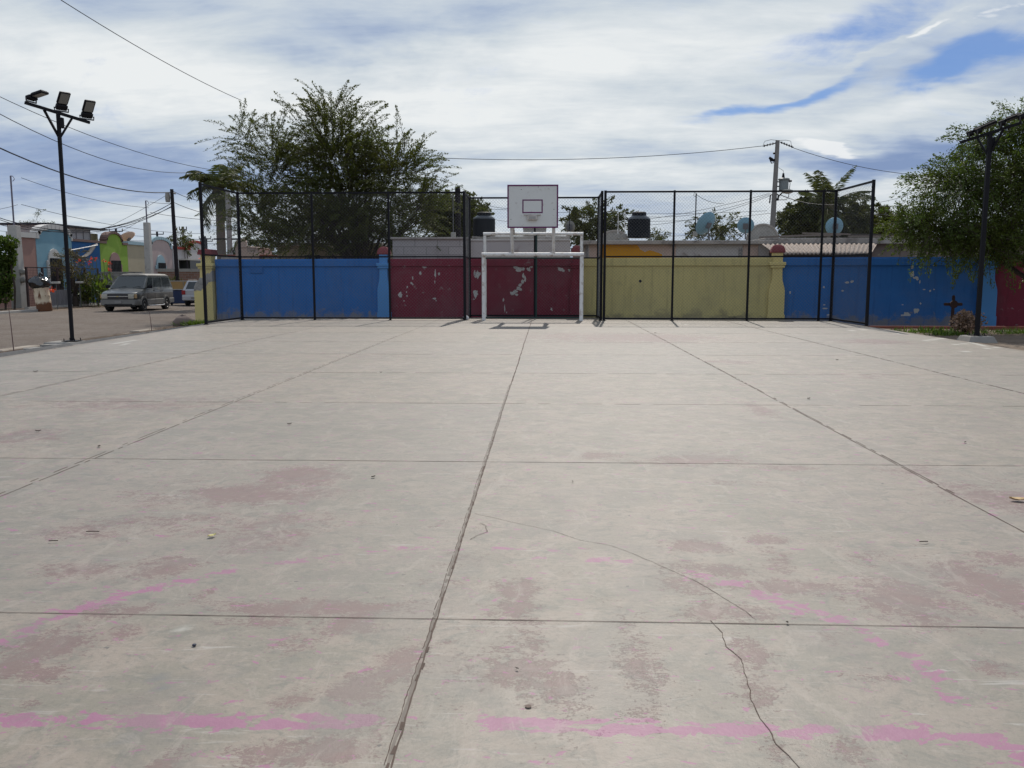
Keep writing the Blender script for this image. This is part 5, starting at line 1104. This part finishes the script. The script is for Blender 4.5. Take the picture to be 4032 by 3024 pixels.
a, b_ = onY(622, 1100, 62), onY(790, 1100, 62); o = thing('yard_wall', 'low brick yard wall with grey top behind the van and bin', 'wall', (a.x, 62, GZ)); hh = onY(700, 1058, 62).z - GZ
MB().box(0, b_.x - a.x, 0, .2, 0, hh - .22).build('brickwork', M_brick, o); MB().box(-.03, b_.x - a.x + .03, -.03, .23, hh - .22, hh).build('top_beam', M_conc, o)
a, b_ = onY(395, 1085, 57), onY(470, 1085, 57); o = thing('yard_wall', 'dark grey yard wall behind the van roof', 'wall', (a.x, 57, GZ)); MB().box(0, b_.x - a.x + 1.5, 0, .2, 0, onY(430, 1074, 57).z - GZ).build('blockwork', M_conc, o)
MB().box(-.03, b_.x - a.x + 1.53, -.03, .23, onY(430, 1074, 57).z - GZ, onY(430, 1070, 57).z - GZ).build('wall_cap', M_conc, o)
o = thing('shade_roof', 'small dark porch with a pale flat roof left of the white red trimmed house', 'porch', (onY(690, 1100, 68).x, 68, GZ)); a = onY(744, 1100, 68).x - o.location.x; hh = onY(700, 1018, 68).z - GZ
MB().box(0, a, 0, 3, hh - .12, hh).build('roof_slab', M_concl, o); MB().box(.1, a - .1, .6, 2.8, 0, hh - .12).build('dark_interior', M_dark, o)
for x in (.08, a - .2): MB().box(x, x + .12, .05, .2, 0, hh - .12).build('post', M_wood, o)

# ---------------------------------------------------------------- van
def wheel(o, x, y, r, w, side, rim_m):
    M = Matrix.Rotation(R(90) * side, 3, 'Y')
    t = thing_part = MB().lathe([(r * .62, -w / 2), (r * .95, -w / 2), (r, -w / 3), (r, w / 3), (r * .95, w / 2), (r * .62, w / 2)], (x, y, r), 26, M).build('wheel', mat('tyre_rubber', (.02, .02, .02), .85), o, True)
    q = MB(); q.lathe([(.02, w / 2 + .012), (r * .16, w / 2 + .012), (r * .2, w / 2 - .015), (r * .52, w / 2 - .03), (r * .60, w / 2 + .01), (r * .64, w / 2 + .002), (r * .64, w / 2 - .02)], (x, y, r), 26, M)
    q.build('rim', rim_m, t, True)
    q = MB()
    for k in range(5):
        a = 2 * math.pi * k / 5; c = M @ Vector((r * .38 * math.cos(a + .63), r * .38 * math.sin(a + .63), w / 2 - .012)); q.lathe([(r * .11, 0), (r * .11, .012), (0, .012)], (x + c.x, y + c.y, r + c.z), 10, M)
    q.build('rim_hole', M_dark, t)
def loft(stations):
    """stations: list of (y, [(x,z)...]) half rings, mirrored"""
    mb = MB(); vs = []; n = None
    for y, ring in stations:
        full = [(x, z) for x, z in ring] + [(-x, z) for x, z in reversed(ring)]; n = len(full); vs += [(x, y, z) for x, z in full]
    k = len(stations); fs = [(i * n + j, i * n + (j + 1) % n, (i + 1) * n + (j + 1) % n, (i + 1) * n + j) for i in range(k - 1) for j in range(n)] + [tuple(range(n)), tuple(range((k - 1) * n, k * n))[::-1]]
    return mb.add(vs, fs)
def van():
    p = onZ(468, 1228, GZ); o = thing('parked_van', 'dusty dark grey van parked facing the camera on the gravel street', 'van', (p.x, p.y, GZ), R(1.5))
    M_v = mat('van_grey_paint', (.040, .044, .045), .34, .2, 2, spec=.5, coat=.4, dirt=(.15, .14, .12), dirt_amt=.6, dirt_scale=1.6)
    M_l = mat('van_silver_cladding', (.17, .165, .155), .5, .15, 3, dirt=(.11, .1, .085), dirt_amt=.5); M_dust = mat('dusty_roof_paint', (.25, .235, .21), .6, .2, 3)
    W2 = .97
    def ring(zt, w=W2, zb=.62, wt=None): wt = wt or w * .93; return [(w * .98, zb), (w, zb + .15), (w, zt - .16), (w * .985, zt - .06), (wt, zt), (wt * .5, zt + .025)]
    body = loft([(-.02, [(.80, .62), (.82, .7), (.82, .86), (.81, .90), (.78, .93), (.4, .95)]), (.10, ring(.98, .93)), (.35, ring(1.03)), (.80, ring(1.10)), (1.15, ring(1.20)), (1.45, ring(1.24)), (4.55, ring(1.24)), (4.75, ring(1.22, .95))])
    body.build('body', M_v, o, True)
    low = loft([(-.02, [(.84, .35), (.86, .42), (.86, .60), (.84, .625), (.6, .63), (.3, .63)]), (.10, [(.93, .33), (.96, .40), (.96, .6), (.95, .622), (.7, .63), (.3, .63)]), (.42, [(.96, .33), (.985, .38), (.985, .6), (.98, .622), (.7, .63), (.3, .63)])]); low.build('front_bumper', M_l, o, True)
    q = MB()
    for s_ in (-1, 1): q.bbox(min(s_ * .90, s_ * .99), max(s_ * .90, s_ * .99), 1.30, 3.35, .34, .625, .02)
    for s_ in (-1, 1): q.bbox(min(s_ * .90, s_ * .985), max(s_ * .90, s_ * .985), 4.18, 4.8, .36, .625, .02)
    q.box(-.9, .9, 1.25, 3.4, .34, .60); q.build('side_cladding', M_l, o)
    MB().bbox(-.93, .93, 4.62, 4.9, .42, .64, .03).build('rear_bumper', M_l, o); MB().box(-.75, .75, .3, 4.6, .25, .60).build('underbody', M_dark, o)
    # greenhouse
    zb, zt = 1.20, 1.86; A = [(-.94, 1.05, zb), (.94, 1.05, zb), (.94, 4.74, zb), (-.94, 4.74, zb)]; T = [(-.77, 1.86, zt), (.77, 1.86, zt), (.79, 4.58, zt), (-.79, 4.58, zt)]
    gh = MB().add(A + T, [(0, 1, 5, 4), (1, 2, 6, 5), (2, 3, 7, 6), (3, 0, 4, 7), (4, 5, 6, 7), (3, 2, 1, 0)]); gh.build('cabin', M_v, o)
    rf = loft([(1.84, [(.75, zt), (.74, zt + .025), (.6, zt + .06), (.3, zt + .08)]), (2.1, [(.79, zt - .01), (.78, zt + .04), (.65, zt + .09), (.3, zt + .115)]), (4.4, [(.80, zt - .01), (.79, zt + .04), (.65, zt + .09), (.3, zt + .115)]), (4.6, [(.78, zt), (.76, zt + .02), (.6, zt + .05), (.3, zt + .06)])]); rf.build('roof', M_dust, o, True)
    MB().panel([A[0], A[1], T[1], T[0]], .05, .95, .08, .93).build('windscreen', M_glass, o)
    for q4, flip in (([A[1], A[2], T[2], T[1]], 1), ([A[3], A[0], T[0], T[3]], -1)):
        us = [(.05, .245), (.285, .60), (.63, .955)]
        if flip < 0: us = [(1 - b2, 1 - a2) for a2, b2 in us]
        for (u0, u1) in us: MB().panel(q4, u0, u1, .10, .86).build('side_window', M_glass, o)
    MB().panel([A[2], A[3], T[3], T[2]], .1, .9, .1, .88).build('rear_window', M_glass, o)
    MB().bbox(-.52, .52, -.065, -.015, .68, .92, .01).build('grille', mat('grille_black', (.03, .026, .03), .5), o)
    q = MB(); q.bbox(-.84, .84, -.075, -.02, .775, .815, .008); q.build('grille_bar', mat('chrome_trim', (.42, .40, .36), .35, metal=.4), o)
    q = MB(); q.prism([(-.07, .775), (-.03, .785), (-.03, .77), (.03, .77), (.03, .785), (.07, .785), (.07, .805), (.03, .805), (.03, .82), (-.03, .82), (-.03, .805), (-.07, .805)], lambda a, c, d: (a, d, c), -.085, -.074); q.build('badge', mat('gold_badge', (.45, .36, .16), .35, metal=.5), o)
    for s_ in (-1, 1):
        for z0, z1 in ((.69, .775), (.82, .91)): MB().bbox(min(s_ * .54, s_ * .84), max(s_ * .54, s_ * .84), -.05, -.01, z0, z1, .01).build('headlight', mat('headlight_lens', (.42, .40, .33), .25, .15, spec=.6), o)
        MB().bbox(min(s_ * .84, s_ * .935), max(s_ * .84, s_ * .935), .0, .14, .70, .90, .01).build('indicator', mat('amber_lens', (.36, .24, .12), .3), o)
    MB().bbox(-.18, .18, -.05, -.015, .42, .57, .01).build('number_plate', mat('plate_grey', (.22, .21, .20), .6), o)
    MB().box(-.72, .72, -.028, -.015, .355, .41).build('air_intake', M_dark, o)
    for s_ in (-1, 1):
        q = MB(); q.bbox(min(s_ * .98, s_ * 1.24), max(s_ * .98, s_ * 1.24), 1.28, 1.38, 1.20, 1.38, .03); q.box(min(s_ * .92, s_ * 1.0), max(s_ * .92, s_ * 1.0), 1.3, 1.36, 1.2, 1.26); q.build('wing_mirror', M_black, o)
        MB().tube([(s_ * 1.0, 1.35, .30), (s_ * 1.04, 1.5, .28), (s_ * 1.04, 3.2, .28), (s_ * 1.0, 3.35, .30)], .035, 8).build('side_step', mat('step_metal', (.5, .5, .5), .35, metal=.6), o)
        for y in (.86, 3.76):
            q = MB(); P = [(y + .46 * math.cos(math.pi * k / 12), .34 + .47 * math.sin(math.pi * k / 12)) for k in range(13)] + [(y + .38 * math.cos(math.pi * k / 12), .34 + .39 * math.sin(math.pi * k / 12)) for k in range(12, -1, -1)]
            q.prism(P, lambda a, c, d: (d, a, c), s_ * .90, s_ * 1.0); q.build('wheel_arch', M_l, o)
            q = MB(); P = [(y + .40 * math.cos(math.pi * k / 12), .34 + .41 * math.sin(math.pi * k / 12)) for k in range(13)]; q.prism(P, lambda a, c, d: (d, a, c), s_ * .6, s_ * .978); q.build('wheel_well', M_dark, o)
            wheel(o, s_ * .87, y, .345, .23, s_, mat('alloy_rim', (.24, .23, .215), .45, metal=.4))
        q = MB()
        for y in (1.32, 2.28): q.box(min(s_ * .969, s_ * .974), max(s_ * .969, s_ * .974), y, y + .012, .66, 1.20)
        q.build('door_seam', M_dark, o)
        MB().bbox(min(s_ * .97, s_ * .995), max(s_ * .97, s_ * .995), 2.05, 2.2, 1.06, 1.10, .008).build('door_handle', M_black, o)
        MB().bbox(min(s_ * .965, s_ * .977), max(s_ * .965, s_ * .977), .9, 4.6, .93, .96, .004).build('side_moulding', M_l, o)
    q = MB()
    for s_ in (-.4, .35): q.tube([(s_, 1.00, 1.24), (s_ + .35, 1.12, 1.31)], .012, 5)
    q.build('wiper', M_black, o)
van()
def suv():
    p = onZ(762, 1206, GZ); Y = p.y; o = thing('parked_car', 'white hatchback parked beyond the street corner, half hidden by the pillar', 'car', (onY(772, 1200, Y).x, Y, GZ), R(4))
    M_w = mat('white_car_paint', (.42, .42, .43), .35, .1, 2, coat=.3, dirt=(.25, .23, .2), dirt_amt=.4)
    def ring(zt, w=.86, zb=.42): return [(w * .97, zb), (w, zb + .15), (w, zt - .15), (w * .97, zt - .04), (w * .9, zt), (w * .4, zt + .02)]
    loft([(0, ring(.95, .82)), (.15, ring(1.02)), (3.2, ring(1.0)), (4.1, ring(.88)), (4.3, ring(.75, .78))]).build('body', M_w, o, True)
    zb, zt = 1.0, 1.55; A = [(-.82, .12, zb), (.82, .12, zb), (.82, 3.3, zb), (-.82, 3.3, zb)]; T = [(-.64, .45, zt), (.64, .45, zt), (.64, 2.4, zt), (-.64, 2.4, zt)]
    MB().add(A + T, [(0, 1, 5, 4), (1, 2, 6, 5), (2, 3, 7, 6), (3, 0, 4, 7), (4, 5, 6, 7), (3, 2, 1, 0)]).build('cabin', M_w, o, bevel=.03)
    MB().panel([A[0], A[1], T[1], T[0]], .1, .9, .1, .9).build('rear_window', M_glass, o)
    for q4, us in (([A[1], A[2], T[2], T[1]], [(.06, .35), (.38, .66), (.68, .92)]), ([A[3], A[0], T[0], T[3]], [(.08, .32), (.34, .62), (.65, .94)])):
        for u0, u1 in us: MB().panel(q4, u0, u1, .1, .85).build('side_window', M_glass, o)
    for s_ in (-1, 1):
        MB().bbox(min(s_ * .62, s_ * .835), max(s_ * .62, s_ * .835), -.03, .06, .72, .98, .01).build('tail_light', mat('tail_light_red', (.30, .02, .02), .3), o)
        MB().tube([(s_ * .6, .55, zt), (s_ * .6, .6, zt + .05), (s_ * .6, 2.2, zt + .05), (s_ * .6, 2.3, zt)], .02, 6).build('roof_rail', M_conc, o)
        for y in (.8, 3.3):
            q = MB(); P = [(y + .36 * math.cos(math.pi * k / 12), .30 + .38 * math.sin(math.pi * k / 12)) for k in range(13)]; q.prism(P, lambda a, c, d: (d, a, c), s_ * .5, s_ * .868); q.build('wheel_well', M_dark, o)
            wheel(o, s_ * .76, y, .31, .2, s_, MATS['alloy_rim'])
    MB().bbox(-.8, .8, -.12, .1, .36, .66, .04).build('rear_bumper', M_w, o); MB().box(-.25, .25, -.125, -.118, .45, .57).build('number_plate', MATS['plate_grey'], o)
suv()
def bin_cart():
    p = onZ(705, 1203, GZ); o = thing('rubbish_cart', 'dark blue bin cart with tan sideboards behind the van', 'cart', (p.x, p.y, GZ)); w = .72
    MB().bbox(-w * .9, w * .9, 0, 1.3, .12, .98, .04).build('bin_body', mat('navy_bin', (.02, .035, .09), .6, .2, 4, dirt=(.07, .07, .08), dirt_amt=.5), o)
    MB().bbox(-w * .98, w * .98, -.05, 1.35, .98, 1.03, .01).build('rim', M_concl, o)
    MB().bbox(-w * .98, w * .75, .2, .26, 1.03, 1.52, .01).build('sideboard', mat('tan_board', (.34, .21, .085), .8, .2, 3), o)
    MB().box(-w, w * .95, .18, .28, 1.52, 1.56).build('top_strip', M_concl, o)
    for s_ in (-1, 1): MB().lathe([(.12, -.03), (.13, .0), (.12, .03)], (s_ * .5, .1, .13), 14, Matrix.Rotation(R(90), 3, 'Y')).build('wheel', M_black, o)
    q = MB(); q.tube([(w * .8, -.02, .1), (w * .8, -.02, .98)], .03, 6); q.tube([(w * .35, .18, 1.5), (w * .4, .18, 1.1), (w * .9, .16, 1.05)], .02, 6); q.build('frame', M_conc, o)
bin_cart()
def barrel():
    p = onZ(170, 1226, GZ); k = p.y / F; o = thing('rusty_barrel', 'leaning cream drum with heavy rust, piled with black rubbish bag', 'barrel', (p.x + .1, p.y, GZ)); o.rotation_euler = (0, R(-7), 0)
    m = bpy.data.materials.new('rusty_drum'); m.use_nodes = True; g = NT(m.node_tree); pr_ = g.n['Principled BSDF']; tc = g.node('ShaderNodeTexCoord').outputs['Object']; sp = g.node('ShaderNodeSeparateXYZ'); g.put(sp.inputs[0], tc)
    st = g.noise(g.scale(tc, (5, 5, .7)), 1.6, 5, .6); nz = g.noise(tc, 5, 6, .7)
    low = g.ss(g.math('ADD', sp.outputs[2], g.math('MULTIPLY', nz, -.5)), .30, .12); run = g.math('MULTIPLY', g.ss(st, .52, .60), g.ss(g.math('ADD', sp.outputs[2], g.math('MULTIPLY', st, .5)), .85, 1.15))
    c = g.mix(nz, (.50, .40, .27), (.62, .53, .40)); c = g.mix(g.math('MAXIMUM', low, run), c, g.mix(nz, (.06, .022, .012), (.20, .08, .03))); g.put(pr_.inputs['Base Color'], c); pr_.inputs['Roughness'].default_value = .8
    r = .375; H = 1.22; P = [(r * .98, 0), (r, .02)]
    for z in (.40, .80): P += [(r, z - .03), (r * 1.025, z), (r, z + .03)]
    P += [(r, H - .03), (r * 1.02, H - .015), (r * 1.02, H), (r * .9, H)]
    MB().lathe(P, n=28).build('drum', m, o, True)
    # bag: its own thing
    b = bpy.data.objects.new('rubbish_bag', None)
    vs = []; n1, n2 = 22, 14; Hz = .78
    for i in range(n2 + 1):
        t = math.pi * i / n2
        for j in range(n1):
            a = 2 * math.pi * j / n1; rr = math.sin(t) * (1 + .12 * math.sin(3 * a + i) + random.uniform(-.06, .06)); vs.append((.56 * rr * math.cos(a) + .06, .42 * rr * math.sin(a), -.34 * math.cos(t) + .28 + (.2 * max(0, math.cos(t * .9 + 2.6)) if False else 0) + .05 * math.sin(5 * a + t * 3)))
    q = MB().add(vs, [(i * n1 + j, i * n1 + (j + 1) % n1, (i + 1) * n1 + (j + 1) % n1, (i + 1) * n1 + j) for i in range(n2) for j in range(n1)])
    ob = q.build('rubbish_bag', mat('black_bag_plastic', (.012, .012, .014), .16, .2, spec=.8), None, True); ob.location = (o.location.x - .27, o.location.y, GZ + H - .02); tag(ob, 'glossy black rubbish bag heaped on the rusty drum', 'rubbish bag')
    q = MB(); q.tube([(.05, 0, .5), (.1, 0, .72), (.2, .02, .80)], [.10, .05, .08], 8); q.build('bag_knot', MATS['black_bag_plastic'], ob)
    n = 26; C = RNG.normal(size=(n, 3)) * np.array([.07, .05, .07]); f = leaves_obj('red_bag', C, None, .11, leaf_mat('red_plastic', (.45, .07, .05), .4), None, 1.0); f.location = (o.location.x + .52, o.location.y - .1, GZ + 1.12); tag(f, 'small crumpled red plastic bag hanging off the barrel side', 'plastic bag')
barrel()

# ---------------------------------------------------------------- small things near the court
def rock(loc, r, label, m=None, sq=(1, .9, .75), grp=None, name='rock'):
    vs = []; n1, n2 = 14, 9; ph = [random.uniform(0, 6) for _ in range(4)]
    for i in range(n2 + 1):
        t = math.pi * i / n2
        for j in range(n1): a = 2 * math.pi * j / n1; rr = r * (1 + .10 * math.sin(2 * a + ph[0]) + .07 * math.sin(3 * a + 2 * t + ph[1]) + random.uniform(-.03, .03)); vs.append((rr * math.sin(t) * math.cos(a) * sq[0], rr * math.sin(t) * math.sin(a) * sq[1], rr * math.cos(t) * sq[2] + r * sq[2] * .7))
    o = MB().add(vs, [(i * n1 + j, i * n1 + (j + 1) % n1, (i + 1) * n1 + (j + 1) % n1, (i + 1) * n1 + j) for i in range(n2) for j in range(n1)]).build(name, m or M_conc, None, True); o.location = loc; return tag(o, label, 'rock', grp)
p = onZ(722, 1283, -.18); rock((p.x, p.y, -.26), .30, 'rounded brown boulder at the foot of the corner pillar', mat('brown_rock', (.17, .13, .11), .95, .2, 4), (1.1, .9, .85))
for (px, py, r_, l) in [(455, 1347, .16, 'flat grey stone on the verge right of the floodlight footing'), (620, 1318, .12, 'small dark clod on the verge near the pale kerb')]: p = onZ(px, py, -.15); rock((p.x, p.y, -.17), r_, l, mat('dull_stone', (.18, .15, .125), .95), (1.4, 1, .4))
for (px, py, w, l) in [(250, 1372, .55, 'flat broken concrete slab left of the floodlight footing'), (160, 1385, .42, 'second flat broken slab further left on the verge')]:
    p = onZ(px, py, -.15); o = MB().prism(patch_poly(0, 0, w, .26, 9, .35), lambda a, c, d: (a, c, d), 0, .07).build('broken_slab', M_slab); o.location = (p.x, p.y, -.13); tag(o, l, 'slab')
def grass(label, px, py, z, w, d, h, n, m=L_grass, cat='grass', spread=.6):
    p = onZ(px, py, z); C = np.stack([RNG.normal(0, w / 2.4, n), RNG.normal(0, d / 2.4, n), np.zeros(n)], 1); D = np.stack([RNG.normal(0, spread, n), RNG.normal(0, spread, n), np.full(n, .9)], 1)
    o = leaves_obj('grass_clump', C, None, h, m, None, .12, dirs=D); o.location = (p.x, p.y, z - .03); tag(o, label, cat, kind='stuff'); return o
grass('small green grass clump beside the boulder at the corner pillar', 780, 1280, -.15, .7, .35, .2, 800); grass('small dry weeds on the verge beside the left court edge', 700, 1300, -.15, .8, .4, .12, 160, L_dry)
grass('weed patch at the back of the garden bed by the path', 3650, 1312, -.2, 1.3, .6, .22, 420); grass('low weeds right of the right floodlight footing', 4000, 1312, -.2, 1.4, .7, .2, 420); grass('weeds spreading at the foot of the dusty shrub', 3740, 1322, -.2, .8, .5, .22, 260)
for px, py, pyt, l in ((55, 1388, 1200, 'thin bare stake at the left edge of the verge'), (598, 1302, 1225, 'thin bare stake on the verge in front of the van')):
    p = onZ(px, py, -.15); h = onY(px, pyt, p.y).z + .15; o = MB().tube([(0, 0, 0), (-.02, 0, h * .5), (-.05, 0, h)], [.012, .010, .006], 5).build('stake', mat('stake_wood', (.13, .08, .075), .9)); o.location = (p.x, p.y, -.15); tag(o, l, 'stake')
# dusty shrub and metal cross by the right wall
p = onZ(3805, 1322, -.2); o = thing('shrub', 'dusty pinkish brown shrub beside the right floodlight post', 'shrub', (p.x - .05, p.y, -.22)); n = 1500; v = RNG.normal(size=(n, 3)); v /= np.linalg.norm(v, axis=1)[:, None]
sc_ = RNG.uniform(.3, 1.0, (n, 1)); C = v * sc_ * np.array([.42, .35, .36]) + np.array([0, 0, .42]); C[:, 0] += .25 * (C[:, 0] > .15) * RNG.uniform(0, 1, n); C = C[C[:, 2] > .02]; leaves_obj('foliage', C, None, .075, L_shrub, o, .7)
q = MB(); 
for k in range(12): q.tube([(0, 0, 0), (random.uniform(-.35, .4), random.uniform(-.3, .3), random.uniform(.4, .8))], [.015, .005], 4, False)
q.build('stem', M_bark, o)
Yc_ = 29.4; c = onY(3753, 1198, Yc_); o = thing('metal_cross', 'dark rusty metal cross with round centre standing before the blue wall', 'cross', (c.x, Yc_, GZ)); hc = c.z - GZ; M_rust = mat('dark_rust', (.035, .018, .015), .85, .3)
MB().bbox(-.045, .045, -.03, .03, 0, hc + .25, .008).build('upright', M_rust, o); MB().bbox(-.26, .26, -.035, .025, hc - .05, hc + .05, .008).build('crossbar', M_rust, o)
MB().lathe([(.02, 0), (.13, .0), (.13, .05), (.02, .06)], (0, -.03, hc), 18, Matrix.Rotation(R(90), 3, 'X')).build('centre_disc', M_rust, o)
q = MB()
for a, b2 in ((-.26, 0), (.26, 0), (0, .25)): q.lathe([(.02, -.03), (.055, 0), (.02, .03)], (a, 0, hc + b2), 10, Matrix.Rotation(R(90), 3, 'X'))
q.build('finial', M_rust, o)
# litter on the court
def scrap(px, py, s_, m, label, name='dry_leaf', cat='leaf', grp=None, curl=.3):
    p = onZ(px, py); a = random.uniform(0, 6.28); vs = []
    for j in range(5):
        t = j / 4; w = math.sin(math.pi * min(.98, max(.04, t))) * .32
        for k in (-1, 0, 1): vs.append(((t - .5) * s_, k * w * s_, .004 + abs(k) * curl * s_ * .4 + curl * s_ * .3 * (t - .5) ** 2 * 4))
    o = MB().add(vs, [(3 * j + k, 3 * j + 3 + k, 3 * j + 4 + k, 3 * j + 1 + k) for j in range(4) for k in (0, 1)]).build(name, m); o.location = (p.x, p.y, .004); o.rotation_euler = (0, 0, a); tag(o, label, cat, grp)
M_yl = mat('yellow_leaf', (.55, .50, .22), .7); M_dl = mat('dark_scrap', (.06, .045, .035), .9); M_tan = mat('tan_leaf', (.55, .40, .22), .8)
scrap(835, 2116, .055, M_yl, 'pale yellow dry leaf on the left side of the concrete court'); scrap(4008, 1974, .11, M_tan, 'curled tan leaf at the right edge of the court')
for (px, py, s_, l) in [(1470, 1882, .06, 'dark curled leaf scrap left of the centre joint, mid court'), (150, 1700, .08, 'small dark leaf at the left edge of the court'), (140, 1465, .10, 'dark leaf at far left, nearest the floodlight post'), (390, 1762, .07, 'dark leaf scrap left of the second long joint'),
                     (3184, 1572, .08, 'dark leaf beside the right diagonal running joint'), (3296, 1418, .08, 'dark leaf on the court before the right fence wing'), (2580, 1312, .09, 'dark leaf near the foot of the right fence, farthest from the viewer'), (1140, 1672, .07, 'thin dark leaf between the left joint and the centre joint'),
                     (2255, 1900, .03, 'tiny black speck of leaf just right of the centre joint'), (3800, 1745, .05, 'small dark speck of leaf at the right side of the court'), (1500, 1468, .06, 'dark leaf scrap far out in front of the big tree'), (2036, 2640, .022, 'tiny dark leaf crumb above the round metal stub'), (3100, 2458, .028, 'tiny dark crumb beside the nearest cross joint')]:
    scrap(px, py, s_ * .7, M_dl, l, grp='dark leaf scraps on the court')
for (px, py, L_, l) in [(365, 2100, .075, 'short straight twig on the left of the court'), (210, 2137, .05, 'small curved twig left of the straight twig'), (3637, 2140, .05, 'small curved twig on the right of the court')]:
    p = onZ(px, py); o = MB().tube([(-L_ / 2, 0, .008), (0, -.008, .012), (L_ / 2, .006, .008)], .003, 5).build('twig', M_dl); o.location = (p.x, p.y, .003); tag(o, l, 'twig')
p = onZ(765, 2545); o = MB().lathe([(.008, 0), (.009, .002), (.008, .005), (0, .006)], n=12).build('bottle_cap', mat('navy_cap', (.01, .012, .03), .4)); o.location = (p.x, p.y, .004); tag(o, 'tiny dark blue bottle cap on the lower left court', 'bottle cap')
p = onZ(2080, 2785); o = MB().lathe([(.010, 0), (.012, .002), (.007, .003), (0, .002)], n=12).build('anchor_stub', mat('stub_brown', (.15, .11, .09), .8)); o.location = (p.x, p.y, .003); tag(o, 'small round metal stub set in the court right of the centre joint', 'metal stub')
p = onZ(1843, 1255, 0); rock((p.x, 30.3, .0), .10, 'crumpled white plastic bag at the foot of the recess post', mat('white_plastic', (.6, .6, .6), .5), (1.2, 1, .9), name='plastic_bag')['category'] = 'plastic bag'
